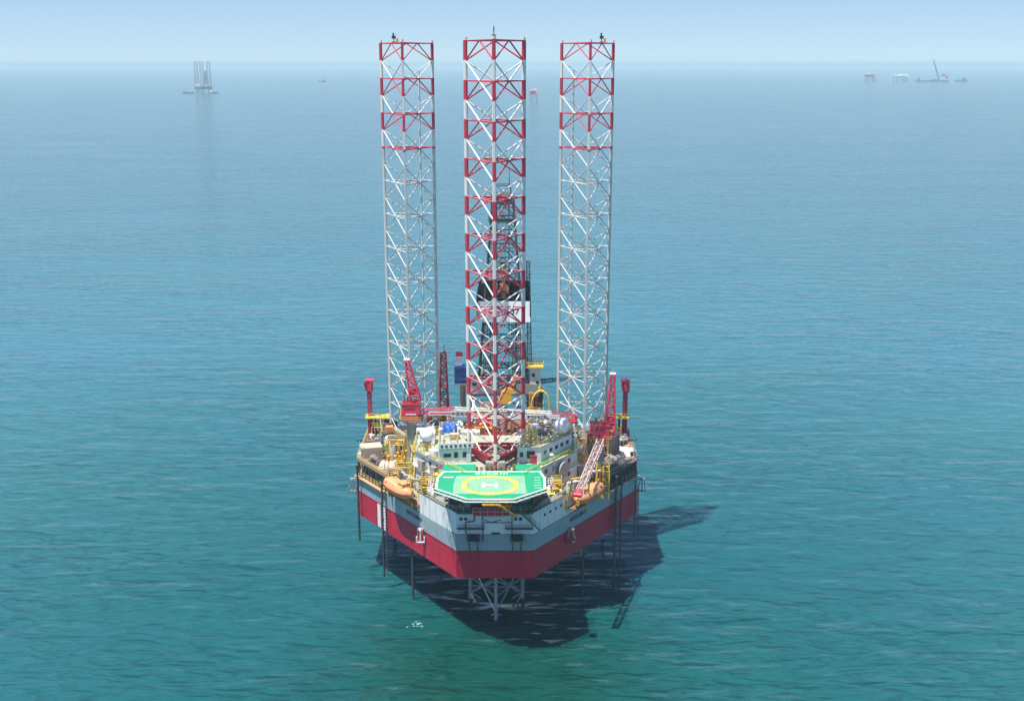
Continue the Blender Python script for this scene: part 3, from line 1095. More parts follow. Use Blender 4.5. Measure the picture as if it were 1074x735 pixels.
def lifeboat(loc, rz, lab):
    t = thing('lifeboat', lab, 'lifeboat', loc, 'orange lifeboats on the hull sides')
    vs, fs = hull_section(11.2, 3.8, 3.2)
    o = Vector(loc)
    W = lambda q: q
    MB().add([Vector(v) + o for v in vs], fs, True).build('boat_shell', 'orange', t)
    q = MB()
    for s in (-1, 1):
        pts = []
        for i in range(13):
            u = -.93 + 1.86 * i / 12
            e = (1 - abs(u) ** 3.2) ** .62
            pts.append(o + Vector((u * 5.6, s * (1.9 * e + .05), 1.5 + .25 * abs(u) ** 2.5)))
        q.path(pts, .12)
    q.build('rubbing_strake', 'dark_red', t)
    MB().box(o + Vector((-2.6, 0, 3.25)), (2.2, 1.9, .9)).box(o + Vector((-2.6, 0, 3.74)), (2.4, 2.1, .08)).build('cockpit', 'orange', t)
    for k in range(3):
        for s in (-1, 1):
            MB().box(o + Vector((-.2 + k * 1.5, s * 1.46, 2.45)), (.7, .1, .4)).build('window', 'glass', t)
    q = MB()
    for u in (-4.1, 4.1):
        q.tube(o + Vector((u, 0, 2.6)), o + Vector((u, 0, 3.6)), .1)
    q.build('hook', 'steel', t)
    q = MB()
    q.tube(o + Vector((-3.5, 1.15, 3.0)), o + Vector((3.5, 1.15, 3.0)), .05).tube(o + Vector((-3.5, -1.15, 3.0)), o + Vector((3.5, -1.15, 3.0)), .05)
    q.build('grab_rail', 'white', t)
    t.rotation_euler = (0, 0, rz)
    return t


def davit(t_, side, lab, m):
    base = facet(t_, -2.0, 24.1, side)
    t = thing('lifeboat_davit', lab, 'davit', tuple(base), 'davits carrying the lifeboats')
    for k in (-4.1, 4.1):
        a = facet(t_ + k, -1.4, 24.1, side)
        b = facet(t_ + k, -1.0, 31.0, side)
        c = facet(t_ + k, 2.3, 32.2, side)
        MB().tube(a, b, .32, .26).tube(b, c, .28, .2).tube(facet(t_ + k, -3.6, 24.1, side), b, .18).build('davit_arm', m, t)
        MB().tube(c, facet(t_ + k, 2.0, 30.6, side), .06).build('fall_wire', 'dark', t)
    MB().tube(facet(t_ - 4.1, -1.05, 30.6, side), facet(t_ + 4.1, -1.05, 30.6, side), .16).build('cross_beam', m, t)
    p = facet(t_, -.6, 25.6, side)
    an = fang if side < 0 else -fang
    MB().box(facet(t_, .6, 25.75, side), (11, 2.6, .16), an).build('platform', 'rust', t)
    q = MB().rail([facet(t_ - 5.4, 1.8, 25.8, side), facet(t_ + 5.4, 1.8, 25.8, side)], step=1.4)
    q.build('guard_rail', 'yellow', t)
    MB().box(facet(t_ + 1.8, -2.2, 25.0, side), (1.6, 1.4, 1.5), an).build('winch', 'steel', t)


p = facet(20.4, 2.1, 27.0)
lifeboat(tuple(p), fang, 'sunlit orange lifeboat hanging on the bright side of the hull')
davit(20.4, -1, 'beige davit with two arms holding the sunlit lifeboat', 'beige')
p = facet(18.6, 2.0, 26.3, 1)
lifeboat(tuple(p), math.pi - fang, 'half shaded orange lifeboat below the lowered pale pink lattice crane boom')
davit(18.6, 1, 'white davit with two arms holding the half shaded lifeboat', 'white')

# ------------------------------------------------------------------ side galleries above the hull edge
for side, lab in ((-1, 'raised steel gallery deck on posts along the hull edge beside the sunlit lifeboat'), (1, 'raised steel gallery deck on posts along the shaded hull edge')):
    t = thing('side_gallery', lab, 'gallery', (side * 28, 20, 24.1), 'raised galleries on the hull sides')
    pl = [(-34.2, 21.1), facet(30.0, -.1, 0)[:2], facet(30.0, -5.5, 0)[:2], (-27.0, 24.0), (-27.0, 45), (-34.2, 45)]
    pl = [tuple(x) for x in pl]
    if side > 0:
        pl = [(-x, y) for x, y in pl][::-1]
    MB().prism(pl, 27.6, 27.9).build('gallery_deck', 'brown', t)
    q = MB()
    for k in range(9):
        p = facet(30.5 + k * 1.6, -.4, 24.1, side)
        q = MB().tube(p, (p.x, p.y, 27.6), .13)
        if k % 2 == 0 and k < 8:
            p2 = facet(30.5 + (k + 1) * 1.6, -.4, 27.6, side)
            q.tube(p, p2, .09)
        q.build('post', 'dark', t)
    for k in range(8):
        MB().tube((side * 33.9, 22 + k * 3.2, 24.1), (side * 33.9, 22 + k * 3.2, 27.6), .15).build('post', 'dark', t)
    q = MB().rail([facet(30.2, -.3, 27.9, side), facet(44.2, -.3, 27.9, side), (side * 33.9, 45, 27.9)], step=1.6, r=.06)
    q.build('guard_rail', 'yellow' if side < 0 else 'steel', t)
    q = MB()
    p = facet(37, -2.8, 25.9, side)
    q.box(p, (13.0, .3, 3.3), fang if side < 0 else -fang)
    q.build('back_wall', 'navy', t)
    q = MB()
    q.box(facet(37, .35, 24.15, side), (14.0, .8, .12), fang if side < 0 else -fang)
    q.build('walkway', 'orange' if side < 0 else 'steel', t)

# ------------------------------------------------------------------ tall red masts at the hull edge
def water_tower(x, y, lab, side):
    t = thing('red_mast', lab, 'mast', (x, y, 24), 'tall red masts at the hull edges')
    MB().lattice((x, y, 24.1), (x, y, 40), 1.0, .9, up=(0, 1, 0), seg=1.4, rc=.14, rb=.08).tube((x, y, 24), (x, y, 40), .3).build('column', 'crane_red', t)
    q = MB().box((x, y, 41.0), (1.9, 1.7, 2.4)).box((x - .2 * side, y, 42.5), (2.3, 1.9, .4)).tube((x + .6, y - .9, 39.6), (x + .6, y - .9, 42.2), .3)
    q.build('head_box', 'crane_red', t)
    MB().box((x - .9, y - .95, 41.6), (.5, .2, 1.0)).build('hatch', 'dark_red', t)
    MB().box((x - side * 2.2, y - .5, 33.0), (6.4, 4.0, .25)).rail([(x + side, y - 2.5, 33.1), (x - side * 5.4, y - 2.5, 33.1), (x - side * 5.4, y + 1.4, 33.1)], step=1.2, r=.07).build('platform', 'yellow', t)
    MB().tube((x - side * 4.6, y - 1.5, 24.1), (x - side * 4.6, y - 1.5, 33), .85, n=12).tube((x - side * 1.6, y - 1.8, 24.1), (x - side * 1.6, y - 1.8, 33), .3).build('support_column', 'dark', t)
    q = MB()
    for k in range(24):
        q.tube((x - .3, y - .7, 25 + k * .6), (x + .3, y - .7, 25 + k * .6), .04, n=4)
    q.build('ladder', 'steel', t)


water_tower(-33.0, 40, 'red mast with a square head standing alone past the sunlit hull corner', -1)
water_tower(32.7, 40, 'red mast with a square head standing beyond the crane with the lowered pinkish boom', 1)


# ------------------------------------------------------------------ cranes
def pedestal_crane(name, lab, base, z0, cabz, gantry, boom, boomcols, text=None, group='red pedestal cranes'):
    x, y = base
    t = thing(name, lab, 'crane', (x, y, 24), group)
    z1, z2 = cabz
    MB().tube((x, y, z0), (x, y, z1 - 1.2), 1.25, n=18).tube((x, y, z1 - 1.2), (x, y, z1 - .3), 1.6, 1.9, n=18).build('pedestal', 'steel', t)
    MB().tube((x, y, z1 - .3), (x, y, z1), 2.1, n=20).rail([(x - 2.6, y - 2.8, z1), (x + 2.6, y - 2.8, z1), (x + 2.6, y + 2.8, z1), (x - 2.6, y + 2.8, z1)], closed=True, step=1.3).build('slew_ring', 'yellow', t)
    h = z2 - z1
    hs_ = MB().box((x, y, z1 + h / 2 + .02), (4.3, 4.2, h)).build('machinery_house', 'crane_red', t)
    MB().box((x, y, z2 + .07), (4.1, 4.4, .1)).tube((x - .8, y + .6, z2), (x - .8, y + .6, z2 + 1.3), .2).box((x + .8, y, z2 + .4), (1.0, 1.4, .6)).build('roof', 'dark_red', hs_)
    MB().box((x - .2, y - 2.12, z1 + h * .78), (2.6, .06, .35)).build('louvre', 'dark_red', hs_)
    if text:
        MB().box((x + .1, y - 2.13, z1 + h * .42), (2.4, .05, .28)).build('name_stripe', 'white', hs_)
    bx = 1 if boom[1][0] > boom[0][0] else -1
    cb = MB().box((x + 2.3 * bx, y - 1.3, z1 + .9), (1.3, 1.7, 1.9)).build('cab', 'crane_red', t)
    MB().box((x + 2.3 * bx, y - 2.18, z1 + 1.1), (1.0, .06, 1.0)).box((x + 2.98 * bx, y - 1.3, z1 + 1.1), (.06, 1.2, 1.0)).build('window', 'glass', cb)
    gb, gt = Vector(gantry[0]), Vector(gantry[1])
    up = (0, 1, 0)
    MB().lattice(gb, gt, 2.5, .8, up=up, seg=1.6, rc=.2, rb=.13, h0=2.0, h1=.6).box(gb.lerp(gt, .25), (1.7, .5, 2.2)).build('gantry', 'crane_red', t)
    MB().tube(gt + Vector((-.7, 0, .2)), gt + Vector((.7, 0, .2)), .35, n=10).tube(gt, gt + Vector((0, 0, 1.6)), .06).build('sheave_head', 'white', t)
    a, b = Vector(boom[0]), Vector(boom[1])
    w = boom[2]
    root = None
    for (f0, f1, m) in boomcols:
        p, r_ = a.lerp(b, f0), a.lerp(b, f1)
        w0 = w * min(1, .45 + f0 * 3, .5 + (1 - f0) * 2.5)
        w1 = w * min(1, .45 + f1 * 3, .5 + (1 - f1) * 2.5)
        MB().lattice(p, r_, w0, w1, up=(0, 0, 1), seg=1.7, rc=.13, rb=.065).build('boom', m, t)
    d = (b - a).normalized()
    s = d.cross(Vector((0, 0, 1))).normalized()
    MB().tube(b - s * .8, b + s * .8, .45, n=12).tube(b, b - Vector((0, 0, 1.2)), .08).build('boom_tip', 'crane_red', t)
    q = MB()
    for k in (-.5, .5):
        q.tube(gt + s * k, a.lerp(b, .97) + s * k + Vector((0, 0, .6)), .045, n=4)
        q.tube(gt + s * k, Vector((x, y + .5, z2)) + s * k - d * 1.6, .06, n=4)
    q.build('pendant_wire', 'dark', t)
    MB().box(b - Vector((0, 0, 1.8)), (.6, .5, 1.1)).build('hook_block', 'mustard', t)
    return t


c1 = pedestal_crane('pedestal_crane', 'red crane whose boom lies level across the rig behind the nearest leg', (-20.5, 20), 24.1, (38.7, 42.6),
                    ((-19.4, 20.6, 42.7), (-21.4, 21.4, 52.6)), ((-17.6, 20.6, 40.3), (19.0, 20.6, 38.9), 1.9),
                    ((0, .2, 'crane_red'), (.2, .84, 'white'), (.84, 1, 'crane_red')), True)
for sx_, sz_, sl_, sh_ in ((-8.9, 39.95, 4.2, 1.5), (9.5, 39.2, 11.0, 1.0), (-13.6, 40.1, 5.4, .9)):
    MB().box((sx_, 19.55, sz_), (sl_, .1, sh_)).build('sign_panel', 'white', c1)
lettering('lettering', '中国海油', 1.0, place((-8.9 + 20.5, 19.47 - 20, 39.95 - 24)), 'ink', c1, .02)
lettering('lettering', '海洋石油工程', .8, place((9.5 + 20.5, 19.47 - 20, 39.2 - 24)), 'ink', c1, .02)
q = MB().box((-13.6, 19.5, 40.1), (5.0, .06, .34))
q.build('name_stripe', 'crane_red', c1)
c2 = pedestal_crane('pedestal_crane', 'red crane with a pinkish lattice boom lowered towards the helideck side', (24.0, 12.5), 24.1, (36.4, 39.7),
                    ((26.4, 13.2, 36.6), (27.0, 14.6, 51.0)), ((24.6, 10.2, 37.4), (17.4, -16.5, 33.6), 2.0),
                    ((0, .1, 'crane_red'), (.1, .95, 'faded_pink'), (.95, 1, 'crane_red')))
t = thing('boom_rest', 'yellow crutch under the tip of the lowered pinkish boom', 'boom rest', (17.6, -4, 29.2))
MB().tube((15.5, -4.2, 24.1), (16.6, -8.2, 34), .2).tube((20.3, -1.5, 24.1), (20.6, -6, 34.2), .2).build('post', 'yellow', t)
MB().tube((16.4, -8.2, 33.9), (20.8, -6, 33.9), .25).build('saddle', 'mustard', t)
t = thing('boom_rest', 'white crutch holding the end of the level boom near the larger dome', 'boom rest', (17.5, 20.6, 24.1))
MB().lattice((17.5, 20.6, 24.1), (17.5, 20.6, 37.7), 1.6, 1.2, up=(0, 1, 0), seg=1.8).build('post', 'pale', t)
MB().box((17.5, 20.6, 37.9), (2.6, 2.4, .35)).build('saddle', 'crane_red', t)
c3 = thing('stern_crane', 'dark red crane with its lattice boom stowed upright beside the leg behind the lying boom', 'crane', (-15.4, 40, 24), 'red pedestal cranes')
MB().lattice((-13.9, 40, 32), (-13.9, 40.5, 49.6), 2.5, 1.2, up=(0, 1, 0), seg=1.7, rc=.24, rb=.16).build('boom', 'stern_red', c3)
MB().tube((-15.4, 40, 24.1), (-15.4, 40, 31), 1.0, n=14).build('pedestal', 'steel', c3)
MB().box((-14.0, 40.5, 32.4), (4.6, 3.2, 2.6)).build('machinery_house', 'dark_red', c3)
MB().box((-17.6, 39.4, 32.2), (1.4, 1.5, 1.9)).build('cab', 'crane_red', c3)
MB().tube((-14.5, 40.5, 49.7), (-13.3, 40.5, 49.9), .5).tube((-13.8, 40.5, 49.8), (-13.6, 40.5, 51.9), .08).build('boom_tip', 'dark', c3)

kc = thing('knuckle_crane', 'mustard yellow jib arm leaning up behind the nearest leg, before the drill floor', 'crane', (2.0, 30, 24))
MB().tube((1.6, 30, 24.1), (1.6, 30, 39.6), .8, n=12).build('pedestal', 'steel', kc)
MB().add([(x, y, z) for y in (29, 31) for x, z in ((.2, 39.5), (3.2, 39.5), (3.9, 43.2), (2.6, 43.6), (1.0, 42.2))],
         [(0, 1, 2, 3, 4), (9, 8, 7, 6, 5), (0, 5, 6, 1), (1, 6, 7, 2), (2, 7, 8, 3), (3, 8, 9, 4), (4, 9, 5, 0)]).build('winch_house', 'mustard', kc)
MB().add([(x, y, z) for y in (29.4, 30.6) for x, z in ((2.2, 42.6), (3.6, 42.8), (5.1, 46.4), (4.2, 46.8))],
         [(0, 1, 2, 3), (7, 6, 5, 4), (0, 4, 5, 1), (1, 5, 6, 2), (2, 6, 7, 3), (3, 7, 4, 0)]).build('jib_arm', 'orange', kc)

# ------------------------------------------------------------------ drill floor and derrick
DX, DY = 1.2, 55.0
df = thing('drill_floor', 'grey drill floor on a cantilever at the stern, carrying the dark derrick', 'drill floor', (DX, DY, 24))
for x in (-7.5, 9.9):
    MB().box((x, 48, 27.2), (1.4, 34, 6.0)).build('cantilever_beam', 'pale', df)
MB().box((DX, DY, 36.9), (19, 19, .8)).build('floor', 'steel', df)
q = MB()
for x in (-7.6, DX, 10.0):
    for y in (46.5, 55, 63.5):
        q.tube((x, y, 30.3), (x, y, 36.5), .4)
for a, b in ((-7.6, DX), (DX, 10.0)):
    q.tube((a, 46.3, 30.3), (b, 46.3, 36.5), .2).tube((b, 46.3, 30.3), (a, 46.3, 36.5), .2)
q.build('substructure', 'crane_red', df)
MB().box((-4.4, 45.4, 39.2), (7.6, .2, 3.8)).build('wind_wall', 'pale', df)
MB().box((7.6, 45.4, 38.6), (5.8, .2, 2.6)).build('wind_wall', 'steel', df)
for k in range(3):
    MB().box((-6.2 + k * 1.9, 45.25, 39.9), (1.1, .12, .7)).build('window', 'glass', df)
MB().rail([(-8.2, 45.4, 37.3), (10.6, 45.4, 37.3), (10.6, 64.4, 37.3), (-8.2, 64.4, 37.3)], closed=True, step=1.6).build('guard_rail', 'yellow', df)
q = MB()
stairs(q, (11.4, 44, 30), (11.4, 50, 37))
q.build('stair', 'yellow', df)

dk = thing('derrick', 'dark steel drilling derrick with a white banner, rising behind the nearest leg', 'derrick', (DX, DY, 37.3))
Z0, Z1, HB, HT = 37.3, 86.0, 6.6, 2.7


def dh(z):
    return HB + (HT - HB) * (z - Z0) / (Z1 - Z0)


for ex, ey in ((-1, -1), (1, -1), (1, 1), (-1, 1)):
    MB().tube((DX + ex * HB, DY + ey * HB, Z0), (DX + ex * HT, DY + ey * HT, Z1), .34, .26, n=8).build('corner_post', 'dark', dk)
nl = 13
for k in range(nl):
    za, zb = Z0 + (Z1 - Z0) * k / nl, Z0 + (Z1 - Z0) * (k + 1) / nl
    q = MB()
    for (ax, ay), (bx, by) in (((-1, -1), (1, -1)), ((1, -1), (1, 1)), ((1, 1), (-1, 1)), ((-1, 1), (-1, -1))):
        A = lambda z, s, t_: (DX + dh(z) * s, DY + dh(z) * t_, z)
        q.tube(A(zb, ax, ay), A(zb, bx, by), .15, n=5)
        m1 = (DX + dh(zb) * (ax + bx) / 2, DY + dh(zb) * (ay + by) / 2, zb)
        q.tube(A(za, ax, ay), m1, .12, n=5).tube(A(za, bx, by), m1, .12, n=5)
    q.build('cross_brace', 'dark', dk)
# monkey board and its wind fence
zf0, zf1 = 55.8, 61.2
bw = 7.0
TL = Matrix.Rotation(R(-8), 3, 'X')
MB().box((DX + .2, DY - dh(58) - 1.4, (zf0 + zf1) / 2), (bw * 2, .2, zf1 - zf0), mtx=TL).build('banner', 'clean_white', dk)
for ex in (-1, 1):
    MB().box((DX + .2 + ex * (bw - .1), DY - .8, 60.2), (.18, 12.6, 5.6)).build('fence_side', 'black', dk)
MB().box((DX + .2, DY + 5.7, 60.9), (bw * 2 - .4, .2, 7.0)).build('fence_back', 'black', dk)
MB().box((DX + .2, DY - 4.6, 56.4), (bw * 2 - .8, 3.6, .25)).box((DX - 4.5, DY, 56.4), (3, 9, .25)).box((DX + 5, DY, 56.4), (3, 9, .25)).build('monkey_board', 'steel', dk)
by = DY - dh(58) - 1.52
lo = lambda x, z: place((x - DX, by - DY - .06 + (z - 58.5) * .14, z - 37.3), rx=82)
lettering('lettering', '937', 2.2, lo(DX + 2.6, 58.6), 'ink', dk, .03)
lettering('lettering', '海洋石油', 1.15, lo(DX - 1.6, 58.1), 'ink_red', dk, .03)
MB().box((DX - 5.0, by - .06, 58.3), (1.3, .1, .35), mtx=TL).box((DX - 5.0, by + .03, 59.0), (.9, .1, .35), mtx=TL).box((DX - 5.0, by - .15, 57.6), (1.0, .1, .35), mtx=TL).build('emblem', 'ink_red', dk)
# crown, travelling gear, racked pipe
MB().box((DX, DY, Z1 + .2), (6.4, 6.4, .35)).box((DX, DY, Z1 - 4.6), (7.2, 7.2, .25)).build('crown_platform', 'dark', dk)
MB().box((DX, DY, Z1 + 1.3), (2.4, 3.6, 1.8)).tube((DX - 2, DY - 1, Z1 + 1.6), (DX + 2, DY - 1, Z1 + 1.6), .9, n=16).build('crown_block', 'dark_red', dk)
MB().rail([(DX - 3.1, DY - 3.1, Z1 + .4), (DX + 3.1, DY - 3.1, Z1 + .4), (DX + 3.1, DY + 3.1, Z1 + .4), (DX - 3.1, DY + 3.1, Z1 + .4)], closed=True, step=1.0, h=1.4).rail(
    [(DX - 3.6, DY - 3.6, Z1 - 4.4), (DX + 3.6, DY - 3.6, Z1 - 4.4), (DX + 3.6, DY + 3.6, Z1 - 4.4), (DX - 3.6, DY + 3.6, Z1 - 4.4)], closed=True, step=1.2, h=1.3).build('crown_rail', 'dark', dk)
q = MB()
for ex, ey in ((-1, -1), (1, -1), (1, 1), (-1, 1)):
    q.tube((DX + ex * 2.4, DY + ey * 2.4, Z1 + .3), (DX + ex * 1.9, DY + ey * 1.9, Z1 + 4.6), .14)
    q.tube((DX + ex * 1.9, DY + ey * 1.9, Z1 + 4.6), (DX - ey * 1.9, DY + ex * 1.9, Z1 + 4.6), .14)
    q.tube((DX + ex * 2.2, DY + ey * 2.2, Z1 + 2.4), (DX - ey * 2.2, DY + ex * 2.2, Z1 + 2.4), .1)
q.build('gin_pole', 'dark', dk)
MB().tube((DX + 1.7, DY - 1.5, Z1 + 4.6), (DX + 1.7, DY - 1.5, Z1 + 8.8), .12, .05).build('aerial', 'dark', dk)
q = MB()
for k in range(8):
    q.tube((DX - .9 + .25 * k, DY - .4, 70), (DX - .9 + .25 * k, DY - .4, Z1), .05, n=4)
q.build('drill_line', 'steel', dk)
MB().box((DX, DY - .3, 68.5), (1.9, 1.4, 3.4)).tube((DX, DY - .3, 66.8), (DX, DY - .3, 64.8), .4, .25).build('travelling_block', 'mustard', dk)
MB().box((DX, DY - .3, 62.9), (1.6, 1.5, 3.6)).box((DX + 1.1, DY - .3, 63.3), (.7, 1.2, 1.9)).build('top_drive', 'orange', dk)
for ex in (-1, 1):
    MB().box((DX + ex * 1.6, DY + .6, 62), (.3, .3, 48)).build('guide_rail', 'steel', dk)
q = MB()
for i in range(7):
    for j in range(4):
        for ex in (-1, 1):
            q.tube((DX + ex * (2.6 + .45 * i), DY - 2.2 + .5 * j, 37.4), (DX + ex * (2.3 + .42 * i), DY - 1.8 + .5 * j, 58.5), .11, n=5)
q.build('racked_pipe', 'brown', dk)
q = MB()
q.lattice((DX + 7.2, DY - 1.5, 37), (DX + 6.6, DY - 1.5, 71), 1.1, .8, up=(0, 1, 0), seg=1.5, rc=.13, rb=.08)
q.build('service_mast', 'dark', dk)
q = MB()
for z in (42, 47, 52, 66, 71, 76):
    for ex in (-1, 1):
        q.box((DX + ex * (dh(z) + .7), DY - dh(z) - .2, z), (.9, .5, .6))
q.build('floodlight', 'steel', dk)
q = MB()
q.path([(DX - 3.4, DY - 4.4, 37.5), (DX - 3.2, DY - 4.2, 62), (DX - 2.4, DY - 3.6, 64.5), (DX - .9, DY - 1.4, 60), (DX - .3, DY - .8, 63)], .16)
q.path([(DX + 3.6, DY - 4.2, 37.5), (DX + 3.2, DY - 3.8, 68)], .14)
q.build('standpipe', 'navy', dk)
for k, z in enumerate((43.5, 49.5, 66.5, 74)):
    w = dh(z) + .9
    MB().box((DX, DY - dh(z) - .55, z), (w * 2, 1.1, .14)).rail([(DX - w, DY - dh(z) - 1.0, z), (DX + w, DY - dh(z) - 1.0, z)], step=1.4, h=1.2).build('girt_walkway', 'dark', dk)
t = thing('doghouse', 'pale cabin with dark windows on the drill floor beside the derrick foot', 'cabin', (-5.5, 47, 37.3))
MB().box((-4.6, 47.6, 39.2), (6.2, 3.4, 3.7)).build('wall', 'pale', t)
MB().box((-4.6, 47.6, 41.15), (6.6, 3.8, .2)).build('roof', 'brown', t)
for k in range(3):
    MB().box((-6.4 + k * 1.7, 45.88, 39.9), (.95, .1, .8)).build('window', 'glass', t)
t = thing('service_tower', 'pale tower with yellow railings over a dark navy box beside the derrick', 'tower', (9.6, 50, 30))
MB().box((9.6, 49.5, 35.0), (4.2, 4, 4.2)).build('tank', 'navy', t)
MB().box((9.6, 49.5, 37.3), (4.8, 4.6, .3)).rail([(7.3, 47.2, 37.45), (11.9, 47.2, 37.45), (11.9, 51.6, 37.45)], step=.9).build('platform', 'yellow', t)
MB().box((9.7, 49.5, 40.6), (2.8, 2.8, 6.0)).build('cabin', 'pale', t)
MB().box((9.7, 49.5, 43.8), (4.6, 4.2, .3)).rail([(7.5, 47.5, 43.9), (11.9, 47.5, 43.9), (11.9, 51.5, 43.9), (7.5, 51.5, 43.9)], closed=True, step=.8, r=.07).build('head_platform', 'yellow', t)
MB().box((9.2, 48.05, 41.6), (.8, .1, .9)).box((10.3, 48.05, 39.5), (.8, .1, .9)).build('window', 'glass', t)
MB().tube((9.6, 50, 29), (9.6, 50, 33), 1.2, n=12).build('pedestal', 'dark', t)
t = thing('mud_tank', 'blue tank on a pipe leg beside the derrick on the sunlit side', 'tank', (-9.4, 48, 30))
MB().box((-9.5, 48, 42.0), (3.9, 3.6, 4.4)).build('shell', 'blue', t)
q = MB()
for z in (40.6, 42, 43.4):
    q.box((-9.5, 46.15, z), (4.0, .1, .14))
q.build('stiffener', 'navy', t)
MB().tube((-9.4, 48, 30), (-9.4, 48, 39.8), .8, n=12).box((-9.4, 48, 39.6), (4.2, 3.8, .3)).build('pedestal', 'beige', t)
MB().box((-10.3, 47.4, 45.6), (1.6, 1.2, 2.2)).build('pump_unit', 'pale', t)
MB().box((-10.2, 46.9, 47.6), (1.8, .2, 1.3)).tube((-10.2, 47, 46.7), (-10.2, 47, 48.4), .08).build('signal_board', 'crane_red', t)

# arched hose loop and flare boom on the shaded side of the drill floor
t = thing('hose_loop', 'pale yellow hose hanging in an arch beside the drill floor, left of the larger dome', 'hose', (12, 43, 30))
q = MB()
pts = [Vector((11.0 + 2.4 * math.cos(R(a)), 42, 34.5 + 4.6 * math.sin(R(a)))) for a in range(180, -41, -18)]
q.path(pts, .3, 8).build('hose', 'yellow', t)
MB().lattice((8.6, 42.4, 30), (8.6, 42.4, 38.5), 1.0, 1.0, up=(0, 1, 0), seg=1.5, rc=.1, rb=.06).build('support_frame', 'mustard', t)
t = thing('flare_boom', 'thin dark boom sticking out sideways past the service tower', 'boom', (12, 52, 37))
MB().lattice((10.8, 54, 38.2), (22.5, 56, 38.8), 1.0, .4, seg=1.4, rc=.1, rb=.06).build('truss', 'dark', t)
MB().tube((10.8, 54, 38.4), (23.2, 56.1, 39.1), .12).build('gas_pipe', 'steel', t)

# ------------------------------------------------------------------ pipe deck between house and drill floor
pdk = thing('pipe_deck', 'raised steel deck stacked with equipment between the living quarters and the drill floor', 'deck', (0, 30, 24))
MB().box((0, 30, 30.2), (29, 26, .4)).build('deck', 'brown', pdk)
for x in (-13, -5, 5, 13):
    for y in (18.5, 30, 42):
        MB().tube((x, y, 24.1), (x, y, 30), .35).build('post', 'dark', pdk)
MB().rail([(-14.4, 17.2, 30.4), (-14.4, 43, 30.4)], step=1.8).build('guard_rail', 'yellow', pdk)
MB().rail([(14.4, 17.2, 30.4), (14.4, 43, 30.4)], step=1.8).build('guard_rail', 'yellow', pdk)


def pipe_rack(x, y, z, L, n, rows, m, lab):
    t = thing('pipe_rack', lab, 'pipe rack', (x, y, z), 'racks of drill pipe')
    for k in (-.35, .35):
        MB().box((x, y + L * k, z + .15), (n * .42 + .6, .3, .3)).tube((x - n * .21 - .25, y + L * k, z), (x - n * .21 - .25, y + L * k, z + rows * .4 + .8), .1).tube(
            (x + n * .21 + .25, y + L * k, z), (x + n * .21 + .25, y + L * k, z + rows * .4 + .8), .1).build('cradle', 'yellow', t)
    for j in range(rows):
        for i in range(n - (j % 2)):
            px = x + (i - (n - 1 - j % 2) / 2) * .42
            dy = rnd.uniform(-.35, .35)
            MB().tube((px, y - L / 2 + dy, z + .5 + j * .37), (px, y + L / 2 + dy, z + .5 + j * .37), .19, n=7).build('pipe', m, t)


pipe_rack(-10.6, 26, 30.4, 10, 8, 3, 'brown', 'rack of brown drill pipe beside the lying crane boom, nearer the sunlit side')
pipe_rack(3.5, 34, 30.4, 10, 9, 3, 'rust', 'rack of rusty drill pipe behind the mustard jib arm')
pipe_rack(10.8, 29, 30.4, 10, 7, 4, 'steel', 'rack of grey drill pipe behind the larger dome')


# ------------------------------------------------------------------ deck equipment
def container(lab, loc, size, m, rz=0, group='boxes and containers on deck', name='container', cat='container'):
    x, y, z = loc
    L, W, Hh = size
    t = thing(name, lab, cat, loc, group)
    MB().box((x, y, z + Hh / 2), (L - .1, W - .1, Hh - .1)).build('shell', m, t)
    q = MB()
    k = int(L / .45)
    for i in range(k):
        for s in (-1, 1):
            q.box((x - L / 2 + (i + .5) * L / k, y + s * (W / 2 - .03), z + Hh / 2), (.2, .1, Hh - .3))
    q.build('ribbing', m, t)
    q = MB()
    for sx in (-1, 1):
        for sy in (-1, 1):
            q.box((x + sx * (L / 2 - .06), y + sy * (W / 2 - .06), z + Hh / 2), (.18, .18, Hh + .04))
    q.build('corner_post', m, t)
    q = MB().box((x + L / 2 + .01, y - W * .24, z + Hh / 2), (.08, W * .44, Hh * .86)).box((x + L / 2 + .01, y + W * .24, z + Hh / 2), (.08, W * .44, Hh * .86))
    q.build('door', m, t)
    MB().tube((x + L / 2 + .1, y - .15, z + .3), (x + L / 2 + .1, y - .15, z + Hh - .3), .04).tube((x + L / 2 + .1, y + .15, z + .3), (x + L / 2 + .1, y + .15, z + Hh - .3), .04).build('lock_rod', 'steel', t)
    t.rotation_euler = (0, 0, rz)
    return t


